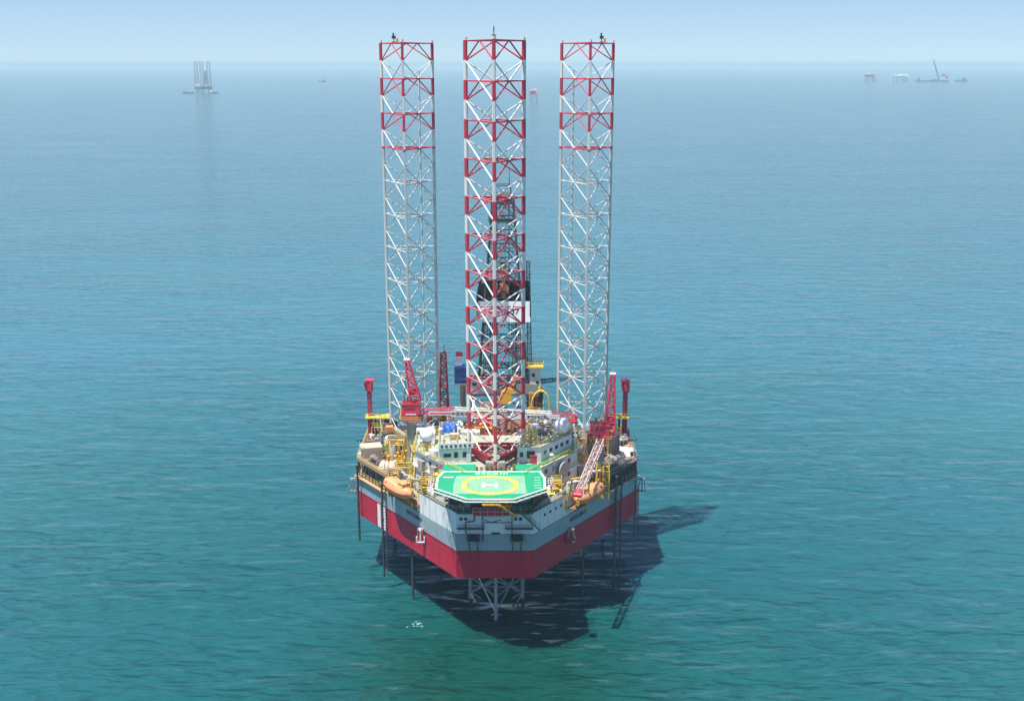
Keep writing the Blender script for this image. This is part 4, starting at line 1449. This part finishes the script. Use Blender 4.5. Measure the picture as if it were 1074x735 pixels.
def tank(lab, loc, r, L, m, axis='X', rz=0):
    x, y, z = loc
    t = thing('pressure_tank', lab, 'tank', loc, 'tanks on deck')
    if axis == 'X':
        prof = [(.05, -L / 2 - r * .5), (r * .6, -L / 2 - r * .4), (r * .92, -L / 2 - r * .15), (r, -L / 2), (r, L / 2), (r * .92, L / 2 + r * .15), (r * .6, L / 2 + r * .4), (.05, L / 2 + r * .5)]
        MB().lathe((x, y, z + r + .4), prof, 18, 'X').build('shell', m, t)
        for s in (-1, 1):
            MB().box((x + s * L * .3, y, z + .35), (.35, r * 1.6, .7)).build('saddle', 'dark', t)
        MB().tube((x, y, z + 2 * r + .3), (x, y, z + 2 * r + .8), .16).tube((x - .5, y, z + 2 * r + .6), (x + .5, y, z + 2 * r + .6), .07).build('valve', 'crane_red', t)
    else:
        prof = [(r, 0), (r, L), (r * .85, L + r * .25), (r * .45, L + r * .42), (.05, L + r * .48)]
        MB().lathe((x, y, z + .5), prof, 20).build('shell', m, t)
        for k in range(4):
            a = R(45 + 90 * k)
            MB().tube((x + r * .8 * math.cos(a), y + r * .8 * math.sin(a), z), (x + r * .8 * math.cos(a), y + r * .8 * math.sin(a), z + .6), .12).build('leg', 'dark', t)
        q = MB()
        q.tube((x - r - .15, y - .2, z), (x - r - .15, y - .2, z + L + .8), .05).tube((x - r - .15, y + .2, z), (x - r - .15, y + .2, z + L + .8), .05)
        for k in range(int(L / .4)):
            q.tube((x - r - .15, y - .2, z + .4 + k * .4), (x - r - .15, y + .2, z + .4 + k * .4), .035, n=4)
        q.build('ladder', 'yellow', t)
    t.rotation_euler = (0, 0, rz)
    return t


def winch(lab, loc, m, rz=0):
    x, y, z = loc
    t = thing('deck_winch', lab, 'winch', loc, 'winches on deck')
    MB().lathe((x, y, z + 1.0), [(.85, -1.3), (.85, -1.2), (.45, -1.19), (.45, 1.19), (.85, 1.2), (.85, 1.3)], 18, 'X').build('drum', m, t)
    MB().lathe((x, y, z + 1.0), [(.62, -1.1), (.66, 0), (.62, 1.1)], 18, 'X').build('wire_coil', 'brown', t)
    for s in (-1, 1):
        MB().box((x + s * 1.5, y, z + .6), (.22, 1.7, 1.2)).build('side_frame', m, t)
    MB().box((x + 2.1, y, z + .7), (.9, .9, 1.0)).build('motor', 'steel', t)
    MB().box((x + .3, y, z + .08), (4.2, 2.0, .16)).build('bed', 'dark', t)
    t.rotation_euler = (0, 0, rz)
    return t


def generator(lab, loc, m, rz=0):
    x, y, z = loc
    t = thing('generator_set', lab, 'generator', loc, 'machinery sets on deck')
    MB().box((x, y, z + 1.15), (3.6, 1.9, 1.9)).build('housing', m, t)
    MB().box((x, y, z + .12), (4.0, 2.2, .22)).build('skid', 'dark', t)
    for k in (-1, 0, 1):
        MB().box((x + k * 1.1, y - .97, z + 1.2), (.8, .06, 1.1)).build('louvre', 'dark', t)
    MB().tube((x - 1.1, y + .4, z + 2.1), (x - 1.1, y + .4, z + 3.1), .18).tube((x - 1.1, y + .4, z + 3.1), (x - 1.1, y - .1, z + 3.5), .18).build('exhaust', 'rust', t)
    MB().box((x + .9, y, z + 2.3), (1.2, 1.2, .4)).build('fan_box', 'steel', t)
    t.rotation_euler = (0, 0, rz)
    return t


def reel(lab, loc, m, rz=0):
    x, y, z = loc
    t = thing('cable_reel', lab, 'cable reel', loc, 'cable reels on deck')
    for s in (-1, 1):
        MB().lathe((x + s * .7, y, z + 1.15), [(1.1, -.06), (1.1, .06)], 20, 'X').build('flange', m, t)
    MB().lathe((x, y, z + 1.15), [(.8, -.62), (.86, 0), (.8, .62)], 18, 'X').build('cable', 'black', t)
    MB().tube((x - 1.0, y, z + 1.15), (x + 1.0, y, z + 1.15), .1).tube((x - .95, y, z + 1.15), (x - .95, y - .8, z), .09).tube((x - .95, y, z + 1.15), (x - .95, y + .8, z), .09).tube(
        (x + .95, y, z + 1.15), (x + .95, y - .8, z), .09).tube((x + .95, y, z + 1.15), (x + .95, y + .8, z), .09).build('stand', 'yellow', t)
    t.rotation_euler = (0, 0, rz)
    return t


def tarp(lab, loc, size, m, seed, cat='tarpaulin'):
    """a lumpy load under a lashed sheet"""
    x, y, z = loc
    L, W, Hh = size
    r_ = random.Random(seed)
    t = thing('covered_load', lab, cat, loc, 'covered loads on deck')
    n, m_n = 12, 9
    vs, fs = [], []
    ph = [r_.uniform(0, 6) for _ in range(4)]
    for i in range(n + 1):
        for j in range(m_n + 1):
            u, v = i / n * 2 - 1, j / m_n * 2 - 1
            e = (1 - abs(u) ** 6) * (1 - abs(v) ** 6)
            hh = Hh * (e ** .6) * (.74 + .16 * math.sin(u * 4 + ph[0]) * math.cos(v * 3 + ph[1]) + .14 * math.sin(u * 9 + ph[2] + v * 5)) + .02
            vs.append((x + u * L / 2 + .1 * math.sin(v * 7 + ph[3]), y + v * W / 2 + .1 * math.sin(u * 8 + ph[1]), z + hh))
    for i in range(n):
        for j in range(m_n):
            k = i * (m_n + 1) + j
            fs.append((k, k + m_n + 1, k + m_n + 2, k + 1))
    MB().add(vs, fs, True).box((x, y, z + Hh * .2), (L * .86, W * .86, Hh * .38)).build('sheet', m, t)
    q = MB()
    for s in (-.3, .3):
        i = int((s + 1) / 2 * n)
        q.path([Vector(vs[i * (m_n + 1) + j]) + Vector((0, 0, .05)) for j in range(m_n + 1)], .06, 4)
    q.build('lashing', 'dark', t)
    return t


def valve_skid(lab, loc, m1, m2, Hh=5, seed=1, w=4.0):
    x, y, z = loc
    r_ = random.Random(seed)
    t = thing('valve_skid', lab, 'pipework', loc, 'pipework skids on deck')
    q = MB()
    for sx in (-1, 1):
        for sy in (-1, 1):
            q.tube((x + sx * w / 2, y + sy * w / 2, z), (x + sx * w / 2, y + sy * w / 2, z + Hh), .15)
    for zz in (z + Hh * .5, z + Hh):
        for a, b in (((-1, -1), (1, -1)), ((1, -1), (1, 1)), ((1, 1), (-1, 1)), ((-1, 1), (-1, -1))):
            q.tube((x + a[0] * w / 2, y + a[1] * w / 2, zz), (x + b[0] * w / 2, y + b[1] * w / 2, zz), .12)
    q.build('frame', m2, t)
    q = MB()
    for k in range(7):
        px, py = x + r_.uniform(-w / 2, w / 2), y + r_.uniform(-w / 2, w / 2)
        zz = z + Hh * r_.uniform(.5, 1.15)
        q.path([(px, py, z + .1), (px, py, zz), (px + r_.uniform(-1.5, 1.5), py + r_.uniform(-.4, .4), zz)], .2)
        q.lathe((px, py, zz * .6 + z * .4), [(.1, -.4), (.45, -.3), (.45, .3), (.1, .4)], 10)
    q.build('pipework', m1, t)
    MB().box((x - w * .15, y - w * .2, z + Hh * .25), (w * .5, w * .4, Hh * .4)).build('pump_block', m1, t)
    MB().rail([(x - w / 2, y - w / 2, z + Hh), (x + w / 2, y - w / 2, z + Hh), (x + w / 2, y + w / 2, z + Hh), (x - w / 2, y + w / 2, z + Hh)], closed=True, step=1, r=.06).build('guard_rail', 'yellow', t)
    return t


def lamp_post(lab, loc, h=5):
    x, y, z = loc
    t = thing('lamp_post', lab, 'floodlight', loc, 'floodlight posts on deck')
    MB().tube((x, y, z), (x, y, z + h), .1, .07).build('post', 'white', t)
    MB().box((x - .4, y, z + h), (.55, .4, .4)).build('lamp_head', 'dark', t)
    MB().box((x + .4, y, z + h), (.55, .4, .4)).build('lamp_head', 'dark', t)


# sunlit gallery and the deck below it
G = 27.9
container('beige canvas covered box at the sunlit hull corner inside the yellow rail', (-31.0, 24.2, G), (5.2, 4.0, 2.6), 'beige', .25, name='canvas_box', cat='box')
generator('dark brown machine set right behind the beige canvas box', (-31.0, 29.6, G), 'brown', .1)
winch('grey winch beside the beige canvas box, nearer the sunlit lifeboat', (-29.0, 18.6, G), 'steel', fang)
generator('grey machine set on the sunlit gallery towards the lone red mast', (-29.4, 34.5, G), 'steel', 1.4)
tarp('beige sheeted load on the sunlit gallery close above the lifeboat stern', (-26.0, 16.0, G), (4.2, 3.4, 1.5), 'beige', 4)
container('rusty open-topped box on the deck behind the sunlit lifeboat', (-23.4, 13.2, 24.1), (3.4, 2.4, 2.6), 'rust', .5)
tarp('brown sheeted load on the deck beside the yellow quarters stair', (-24.4, 18.2, 24.1), (5.0, 4.0, 2.4), 'brown', 9)
valve_skid('mustard pipework stand beneath the red crane with the lying boom', (-24.6, 21.6, 24.1), 'mustard', 'yellow', 8.0, 5)
valve_skid('yellow pipework stand at the sunlit side of the living quarters, above the lifeboat', (-21.6, 10.6, 24.1), 'steel', 'yellow', 6.2, 8, 3.4)
tank('pale upright tank beside the red crane with the lying boom', (-26.4, 28.4, 24.1), 1.7, 6.2, 'pale', 'Z')
tank('dark upright tank beside the yellow platform of the lone red mast', (-27.6, 31.8, 24.1), 1.5, 7.6, 'dark', 'Z')
container('small orange locker on the yellow stand beside the leg behind the lying boom', (-26.6, 27.0, 33.0), (1.8, 1.6, 1.5), 'orange', .2, name='locker', cat='locker')
valve_skid('yellow pipe cluster between the sunlit lifeboat bow and the helideck', (-14.9, -3.8, 29.2), 'mustard', 'yellow', 3.2, 12, 2.6)
valve_skid('pale yellow pipe cluster on the sunlit deck edge ahead of the lifeboat', (-15.6, -1.0, 24.2), 'beige', 'yellow', 5.4, 14, 3.0)
container('white locker on the low bow house roof under the sunlit helideck corner', (-11.2, -6.0, 29.2), (2.0, 1.3, 1.8), 'white', -.95, name='locker', cat='locker')
reel('white cable reel on the low bow house roof, sunlit side', (-13.6, -5.6, 29.2), 'white', .7)
# roofs
tarp('blue tarpaulin heap on the cabin roof next to the smaller dome', (-11.0, 9.6, 39.0), (3.9, 3.4, 2.2), 'blue', 21)
container('beige air unit on the cabin roof between the blue tarpaulin and the nearest leg', (-9.4, 4.2, 39.0), (2.0, 1.5, 1.2), 'beige', .1, name='air_unit', cat='air unit')
container('white air unit on the quarters roof before the smaller dome', (-13.8, 1.2, 35.6), (2.2, 1.6, 1.9), 'white', -.9, name='air_unit', cat='air unit')
container('white cabin on the quarters roof near the red crane, behind the smaller dome', (-16.0, 11.4, 35.6), (3.4, 3.4, 2.6), 'white', 0, name='roof_cabin', cat='cabin')
tank('silver lying tank on the cabin roof left of the larger dome', (10.6, 5.4, 39.4), .6, 2.2, 'steel', 'X')
tank('short white lying tank on the cabin roof close beside the larger dome', (11.9, 11.4, 39.4), .7, 1.4, 'clean_white', 'X', .5)
valve_skid('yellow vent pipe cluster on the cabin roof edge facing the helideck', (8.0, 1.6, 39.4), 'beige', 'yellow', 1.7, 31, 2.6)
container('white air unit on the cabin roof beside the nearest leg', (8.9, 9.0, 39.4), (1.8, 2.0, 1.4), 'white', .2, name='air_unit', cat='air unit')
tarp('dark green sheeted load on the quarters roof behind the cabin with the green walkway', (17.0, 15.0, 35.6), (2.4, 1.8, 1.3), 'green', 33)
# pipe deck
tarp('large beige sheeted load on the pipe deck behind the blue tarpaulin', (-6.6, 22.0, 30.4), (6.2, 4.6, 2.8), 'beige', 41)
container('pale container on the pipe deck in front of the stern crane', (-11.6, 33.6, 30.4), (5.6, 2.5, 2.6), 'pale', 0)
container('white container on the pipe deck beneath the sign on the lying boom', (-7.2, 28.0, 30.4), (5.6, 2.5, 2.6), 'white', .05)
container('dark red container on the pipe deck right behind the nearest leg', (-1.0, 24.5, 30.4), (5.6, 2.5, 2.6), 'dark_red', 0)
valve_skid('red pipe manifold on the pipe deck seen through the nearest leg', (-2.2, 36.5, 30.4), 'crane_red', 'crane_red', 7.0, 43, 5.0)
valve_skid('orange pipe manifold on the pipe deck before the grey cabin of the drill floor', (-3.4, 31.0, 30.4), 'orange', 'mustard', 6.0, 44, 4.0)
winch('mustard winch on the pipe deck behind the cabin with the green walkway', (9.4, 20.0, 30.4), 'mustard', .2)
reel('yellow cable reel on the pipe deck near the silver lying tank', (5.8, 21.2, 30.4), 'mustard', .4)
generator('white machine set on the pipe deck below the hose arch', (10.4, 38.2, 30.4), 'white', 0)
generator('green machine set on the pipe deck beside the drill floor stair', (12.6, 41.5, 30.4), 'green', 1.2)
tank('white upright tank at the pipe deck corner by the blue tank', (-12.6, 39.6, 30.4), 1.3, 4.0, 'white', 'Z')
tank('steel upright tank at the pipe deck corner under the hose arch', (13.0, 35.0, 30.4), 1.2, 3.6, 'steel', 'Z')
# shaded side
valve_skid('orange pipe manifold beside the foot of the leg behind the larger dome', (19.6, 18.6, 24.1), 'orange', 'mustard', 9.4, 51, 3.6)
tank('grey lilac drum tank next to the orange manifold on the shaded side', (19.4, 22.6, 24.1), 2.1, 6.0, 'pale', 'Z')
tarp('white sheeted load on the shaded gallery near the hull corner', (31.0, 25.0, G), (5.4, 4.2, 2.0), 'white', 53)
tarp('beige sheeted load on the shaded gallery, nearer the lowered boom', (28.6, 20.0, G), (4.6, 3.4, 1.7), 'beige', 54)
generator('beige machine set on the shaded gallery behind the white sheeted load', (30.6, 30.4, G), 'beige', .4)
tank('small white lying tank on the shaded gallery rail side', (31.6, 34.4, G), .8, 2.0, 'white', 'X', .3)
valve_skid('yellow pipework stand below the red mast on the shaded side', (29.4, 36.0, 24.1), 'beige', 'yellow', 6.4, 56)
valve_skid('yellow pipework stand outboard of the lowered pinkish boom', (24.4, 5.6, 24.1), 'mustard', 'yellow', 7.0, 57, 2.8)
container('dark grey box on the deck under the crane with the lowered pinkish boom', (27.6, 14.4, 24.1), (3.4, 2.6, 4.4), 'dark', .6)
tank('black upright tank between the crane with the lowered boom and the red mast', (28.4, 21.8, 24.1), 1.3, 9.4, 'dark', 'Z')
reel('brown cable reel on the deck between the shaded lifeboat and the quarters', (18.9, 2.6, 24.2), 'brown', .6)
container('white locker on the low bow house roof near the row of portholes', (11.8, -5.4, 29.2), (2.0, 1.3, 1.8), 'white', .9, name='locker', cat='locker')
valve_skid('yellow pipe cluster under the shaded helideck corner', (13.4, -4.2, 29.2), 'mustard', 'yellow', 2.6, 58, 2.2)
winch('green winch on the low bow house roof by the green stair', (8.2, -11.8, 29.2), 'green', .9)
winch('brown winch on the low bow house roof at the sunlit nose', (-8.4, -11.6, 29.2), 'brown', -.9)
for (x, y, z, lab) in ((-17.9, 4.6, 35.6, 'floodlight post on the quarters roof corner by the smaller dome'), (17.9, 4.8, 35.6, 'floodlight post on the quarters roof corner by the larger dome'),
                       (-33.4, 22.0, G, 'floodlight post at the sunlit gallery corner'), (33.3, 22.4, G, 'floodlight post at the shaded gallery corner'),
                       (-13.9, 17.6, 30.4, 'floodlight post on the pipe deck beside the blue tarpaulin'), (13.9, 17.8, 30.4, 'floodlight post on the pipe deck behind the larger dome')):
    lamp_post(lab, (x, y, z), 4.5)


# ------------------------------------------------------------------ things far out on the sea
def far_jackup(x, y):
    t = thing('distant_rig', 'hazy three-legged rig far away on the horizon, left of all the legs', 'oil rig', (x, y, 0))
    for dx, dy in ((-27, 0), (27, 0), (6, -34)):
        MB().lattice((x + dx, y + dy, -2), (x + dx, y + dy, 128), 12, 12, up=(0, 1, 0), seg=9, rc=.9, rb=.45, n=4).build('leg', 'steel', t)
    MB().prism([(x - 9, y - 52), (x + 9, y - 52), (x + 34, y - 16), (x + 34, y + 14), (x - 34, y + 14), (x - 34, y - 16)], 14, 24).build('hull', 'navy', t)
    MB().box((x - 12, y - 20, 30), (26, 20, 12)).box((x - 26, y - 10, 30), (8, 10, 10)).build('house', 'white', t)
    MB().lattice((x + 10, y + 10, 30), (x + 10, y + 10, 88), 13, 5, up=(0, 1, 0), seg=7, rc=.9, rb=.5, n=4).box((x + 10, y + 4, 58), (14, 3, 7)).build('derrick', 'dark', t)
    MB().lattice((x - 22, y - 24, 30), (x - 30, y - 20, 60), 4, 2, up=(0, 1, 0), seg=5, rc=.6, rb=.3, n=4).build('crane', 'crane_red', t)


def far_ship(x, y, L, lab, m='white', rz=0., crane=0, name='supply_boat'):
    t = thing(name, lab, 'ship', (x, y, 0))
    W = L * .2
    pr = [(x - L / 2, y - W / 2), (x + L * .3, y - W / 2), (x + L / 2, y), (x + L * .3, y + W / 2), (x - L / 2, y + W / 2)]
    MB().prism(pr, -1, L * .09).build('hull', 'navy' if m != 'navy' else 'dark', t)
    MB().box((x + L * .2, y, L * .09 + L * .07), (L * .22, W * .8, L * .14)).box((x + L * .2, y, L * .24), (L * .14, W * .66, L * .05)).build('bridge', m, t)
    MB().tube((x + L * .18, y, L * .25), (x + L * .18, y, L * .36), L * .008).build('mast', 'dark', t)
    MB().box((x - L * .22, y, L * .11), (L * .36, W * .6, L * .04)).build('cargo_deck', 'rust', t)
    if crane:
        MB().lattice((x - L * .02, y, L * .12), (x - L * .4, y, crane), 7, 4, up=(0, 1, 0), seg=9, rc=1.2, rb=.7, n=4).build('crane_boom', 'dark', t)
        MB().box((x + L * .18, y - 3, L * .34), (L * .2, W * .6, L * .12)).box((x + L * .34, y - 3, L * .24), (L * .14, W * .6, L * .16)).build('upper_works', 'crane_red', t)
    t.rotation_euler = (0, 0, rz)


def far_platform(x, y, w, h, lab, m):
    t = thing('wellhead_platform', lab, 'platform', (x, y, 0))
    for sx in (-1, 1):
        MB().tube((x + sx * w * .36, y - w * .3, -2), (x + sx * w * .26, y - w * .3, h * .5), w * .035).tube((x + sx * w * .36, y + w * .3, -2), (x + sx * w * .26, y + w * .3, h * .5), w * .035).tube(
            (x + sx * w * .36, y - w * .3, 0), (x - sx * w * .26, y - w * .3, h * .5), w * .02).build('jacket', m, t)
    MB().box((x, y, h * .52), (w, w * .8, h * .05)).box((x, y, h * .75), (w, w * .8, h * .05)).build('deck', m, t)
    MB().box((x - w * .12, y, h * .64), (w * .6, w * .6, h * .18)).build('module', m, t)
    MB().box((x + w * .14, y, h * .87), (w * .42, w * .5, h * .18)).box((x - w * .3, y, h * .82), (w * .2, w * .3, h * .1)).build('house', 'white', t)


far_jackup(-1320, 4718)
far_ship(-1342, 4560, 46, 'pale supply boat on the water left of the hazy distant rig', rz=.2)
far_ship(-1238, 4560, 44, 'pale supply boat on the water right of the hazy distant rig', rz=2.8)
far_platform(76, 3582, 30, 42, 'small red platform with a white roof seen between the middle and right legs', 'crane_red')
far_ship(-1250, 7400, 60, 'tiny hazy boat on the horizon between the distant rig and the left leg', 'navy', rz=.5)
far_platform(2400, 7500, 80, 62, 'hazy reddish platform, first from the left of the far group on the horizon', 'dark_red')
far_platform(2615, 7540, 110, 52, 'hazy pale platform, second from the left of the far group on the horizon', 'pale')
far_ship(2742, 7500, 90, 'hazy dark ship, left of the far vessel with the tall crane', 'navy', rz=2.9)
far_ship(2862, 7500, 130, 'hazy vessel with a tall crane boom and red upper works on the horizon', 'white', rz=.05, crane=140, name='crane_vessel')
far_ship(3035, 7560, 100, 'hazy dark ship, rightmost of the far group on the horizon', 'navy', rz=.3)

# a lick of foam by the nose of the rig
fm = MB()
fr = random.Random(3)
for k in range(16):
    cx, cy = -17.2 + fr.gauss(0, 1.3), -9.5 + fr.gauss(0, .9)
    rr = fr.uniform(.04, .2)
    pts = []
    for i in range(9):
        a = 2 * math.pi * i / 9
        r_ = rr * fr.uniform(.5, 1.2)
        pts.append((cx + 2.0 * r_ * math.cos(a), cy + .8 * r_ * math.sin(a)))
    fm.prism(pts, -.05, .05 + .002 * k)
tag(fm.build('foam', 'foam'), None, None, kind='stuff')


# ------------------------------------------------------------------ small repeated gear, each piece its own thing
def vent(loc, h=1.3):
    x, y, z = loc
    t = thing('mushroom_vent', 'small white mushroom vent on the living quarters roofs', 'vent', loc, 'mushroom vents on the quarters roofs')
    MB().tube((x, y, z), (x, y, z + h), .2, n=8).build('pipe', 'pale', t)
    MB().lathe((x, y, z + h), [(.5, -.05), (.5, .08), (.3, .26), (.02, .32)], 12).build('cap', 'white', t)
    return t


v0 = vent((-17.2, 8.5, 35.6))
for p in ((-17.4, 13.8, 35.6), (-15.0, 15.2, 35.6), (-11.8, -1.8, 35.6), (-15.2, -.6, 35.6), (-12.6, 7.0, 39.0), (-8.6, 12.2, 39.0), (-8.4, 7.4, 39.0), (7.0, 4.0, 39.4), (9.6, 12.8, 39.4),
          (13.4, 3.4, 39.4), (16.4, 9.0, 39.4), (14.6, 12.6, 39.4), (8.2, 13.2, 39.4), (17.9, 9.8, 35.6), (12.4, -.9, 35.6), (5.6, -.4, 39.4)):
    dup(v0, p)


def bottle_rack(loc, lab, rz=0, n=6, m='green'):
    x, y, z = loc
    t = thing('gas_rack', lab, 'gas rack', loc, 'gas bottle racks')
    for k in range(n):
        MB().lathe((x + (k - (n - 1) / 2) * .45, y, z + .1), [(.2, 0), (.2, 1.3), (.12, 1.5), (.06, 1.65)], 10).build('bottle', m, t)
    w = n * .45 + .3
    q = MB()
    for sx in (-1, 1):
        for sy in (-1, 1):
            q.tube((x + sx * w / 2, y + sy * .35, z), (x + sx * w / 2, y + sy * .35, z + 1.8), .06, n=4)
    for zz in (.05, .9, 1.8):
        for sy in (-1, 1):
            q.tube((x - w / 2, y + sy * .35, z + zz), (x + w / 2, y + sy * .35, z + zz), .05, n=4)
        for sx in (-1, 1):
            q.tube((x + sx * w / 2, y - .35, z + zz), (x + sx * w / 2, y + .35, z + zz), .05, n=4)
    q.build('frame', 'yellow', t)
    t.rotation_euler = (0, 0, rz)


bottle_rack((-27.8, 26.8, G), 'rack of green gas bottles on the sunlit gallery behind the brown machine set', .4)
bottle_rack((28.0, 28.0, G), 'rack of blue gas bottles on the shaded gallery behind the beige sheeted load', 1.2, 6, 'blue')
bottle_rack((-19.8, 3.6, 24.2), 'rack of blue gas bottles between the sunlit lifeboat and the quarters', -.95, 5, 'blue')
bottle_rack((3.0, 19.0, 30.4), 'rack of red gas bottles on the pipe deck behind the foot of the nearest leg', 0, 7, 'crane_red')


def pallet(loc, lab, m, rz, seed):
    x, y, z = loc
    r_ = random.Random(seed)
    t = thing('loaded_pallet', lab, 'pallet', loc, 'loaded pallets on deck')
    q = MB()
    for k in range(5):
        q.box((x - .6 + k * .3, y, z + .16), (.2, 1.3, .05))
    for k in (-.5, 0, .5):
        q.box((x, y + k, z + .07), (1.5, .14, .13))
    q.build('pallet_base', 'beige', t)
    for i in range(2):
        for j in range(2):
            hh = r_.uniform(.6, 1.1)
            MB().box((x - .36 + .72 * i, y - .32 + .64 * j, z + .19 + hh / 2), (.66, .6, hh)).build('crate', m, t)
    t.rotation_euler = (0, 0, rz)


for k, (p, m, lab) in enumerate((
        ((-33.0, 19.8 + 2.6, G), 'white', 'pallet of white boxes at the sunlit corner, outside the beige canvas box'),
        ((-27.4, 21.6, G), 'rust', 'pallet of rusty boxes on the sunlit gallery, inboard of the beige canvas box'),
        ((-28.6, 31.6, G), 'blue', 'pallet of blue boxes near the grey machine set on the sunlit gallery'),
        ((-32.4, 37.0, G), 'white', 'pallet of white boxes at the foot of the lone red mast'),
        ((-22.2, 16.4, 24.1), 'white', 'pallet of white boxes on the deck below the yellow quarters stair'),
        ((-27.0, 13.6, 24.2), 'yellow', 'pallet of yellow boxes beside the beige sheeted load over the lifeboat'),
        ((33.0, 23.6, G), 'dark', 'pallet of dark boxes at the shaded gallery corner beside the white sheeted load'),
        ((28.2, 23.8, G), 'white', 'pallet of white boxes between the two sheeted loads on the shaded gallery'),
        ((32.6, 28.4, G), 'orange', 'pallet of orange boxes on the shaded gallery behind the white sheeted load'),
        ((22.6, 16.2, 24.1), 'rust', 'pallet of rusty boxes at the foot of the crane with the lowered boom'),
        ((-12.4, 19.6, 30.4), 'white', 'pallet of white boxes at the pipe deck corner under the red crane boom'),
        ((-9.0, 18.6, 30.4), 'blue', 'pallet of blue boxes on the pipe deck behind the blue tarpaulin'),
        ((6.8, 18.6, 30.4), 'white', 'pallet of white boxes on the pipe deck beside the mustard winch'),
        ((12.8, 22.6, 30.4), 'crane_red', 'pallet of red boxes on the pipe deck behind the short white tank'),
        ((-7.6, 38.0, 30.4), 'yellow', 'pallet of yellow boxes on the pipe deck before the blue tank'),
        ((7.4, 41.6, 30.4), 'white', 'pallet of white boxes on the pipe deck in front of the navy box'),
        ((-6.0, -11.9, 29.2), 'white', 'pallet of white boxes on the bow roof in the shade of the helideck'),
        ((14.6, -3.0, 29.2), 'yellow', 'pallet of yellow boxes on the bow roof beside the shaded lifeboat'))):
    pallet(p, lab, m, .3 * k, k)


def liferaft(loc, rz):
    x, y, z = loc
    t = thing('life_raft', 'white life raft canister in a yellow cradle on the deck edge', 'life raft', loc, 'life raft canisters along the deck edge')
    MB().lathe((x, y, z + .95), [(.05, -.85), (.38, -.75), (.42, -.06), (.46, -.05), (.46, .05), (.42, .06), (.38, .75), (.05, .85)], 14, 'X').build('canister', 'white', t)
    MB().box((x - .45, y, z + .4), (.12, .9, .7)).box((x + .45, y, z + .4), (.12, .9, .7)).tube((x - .5, y - .4, z + .1), (x + .5, y - .4, z + .1), .06).build('cradle', 'yellow', t)
    t.rotation_euler = (0, 0, rz)
    return t


lr = liferaft(tuple(facet(27.2, -.9, 24.2)), fang)
for tt, sd in ((28.9, -1), (11.5, -1), (26.6, 1), (28.3, 1), (12.0, 1)):
    dup(lr, facet(tt, -.9, 24.2 if tt > 20 else 29.2, sd), fang if sd < 0 else -fang)

# a tangle of service pipes on the slanting quarters walls and along the deck
for side, lab, m in ((-1, 'bundle of pale service pipes running over the sunlit deck beside the living quarters', 'pale'), (1, 'bundle of pale service pipes running over the deck under the lowered pinkish boom', 'pale')):
    t = thing('pipe_bundle', lab, 'pipework', (side * 20, 6, 24.2), 'service pipe bundles on deck')
    for k in range(5):
        o_ = -2.4 - .45 * k
        a, b = facet(14 + k * .4, o_, 25.0 + .12 * k, side), facet(33, o_, 25.0 + .12 * k, side)
        MB().path([a + Vector((0, 0, -.8)), a, b, b + Vector((-side * 5, 2, 0)), b + Vector((-side * 5, 2, 3.0))], .14).build('pipe', m if k % 2 else 'yellow', t)


def roof_pipes(parent, x0, x1, y0, y1, z, seed, n=9):
    """service pipes laid over a cabin roof, each run a part of the cabin"""
    r_ = random.Random(seed)
    for k in range(n):
        m = ('yellow', 'beige', 'rust', 'pale', 'mustard', 'brown')[k % 6]
        x, y = r_.uniform(x0, x1), r_.uniform(y0, y1)
        zz = z + r_.uniform(.2, .9)
        if r_.random() < .5:
            x2, y2 = r_.uniform(x0, x1), y
        else:
            x2, y2 = x, r_.uniform(y0, y1)
        MB().path([(x, y, z), (x, y, zz), (x2, y2, zz), (x2, y2, z)], .1).build('roof_pipe', m, parent)


roof_pipes(cl, -12.2, -8.4, 1, 12.4, 39.0, 5)
roof_pipes(cr, 8.4, 13.6, 1.5, 13.2, 39.4, 6, 12)
roof_pipes(ac, -18, -14, 7, 15.5, 35.6, 7)
roof_pipes(pdk, -14, 14, 18, 42, 30.4, 8, 16)

for p, lab, m1, m2, hh, sd, w in (
        ((-20.6, 27.0, 24.1), 'yellow pipework stand in front of the foot of the leg behind the smaller dome', 'beige', 'yellow', 8.4, 71, 3.6),
        ((-14.2, 24.4, 30.4), 'yellow pipework stand at the pipe deck edge below the lying red boom', 'rust', 'yellow', 3.4, 72, 2.6),
        ((-30.6, 39.0, 24.1), 'yellow pipework stand under the platform of the lone red mast', 'brown', 'yellow', 6.6, 73, 3.4),
        ((14.4, 24.6, 30.4), 'yellow pipework stand at the pipe deck edge behind the larger dome', 'beige', 'yellow', 3.0, 74, 2.6),
        ((20.4, 9.4, 24.1), 'pale yellow pipework stand between the quarters wall and the lowered pinkish boom', 'pale', 'yellow', 7.6, 75, 2.4),
        ((26.4, 26.6, 24.1), 'rust brown pipework stand beside the foot of the leg behind the larger dome', 'rust', 'mustard', 7.6, 76, 3.6),
        ((-23.8, 7.2, 24.1), 'rusty pipework stand right behind the davit of the sunlit lifeboat', 'rust', 'yellow', 5.0, 77, 2.2),
        ((5.2, 26.4, 30.4), 'brown pipework stand on the pipe deck under the mustard jib arm', 'brown', 'crane_red', 5.4, 78, 3.4),
        ((9.0, 34.6, 30.4), 'beige pipework stand on the pipe deck inside the hose arch', 'beige', 'yellow', 5.0, 79, 2.6)):
    valve_skid(lab, p, m1, m2, hh, sd, w)
container('white deck cabin between the red crane with the lying boom and the smaller dome', (-17.0, 17.9, 30.4), (4.2, 2.6, 6.6), 'clean_white', .0, name='deck_cabin', cat='cabin')
container('white deck cabin behind the quarters, next to the orange manifold', (16.4, 18.4, 30.4), (3.0, 2.6, 5.6), 'clean_white', .0, name='deck_cabin', cat='cabin')
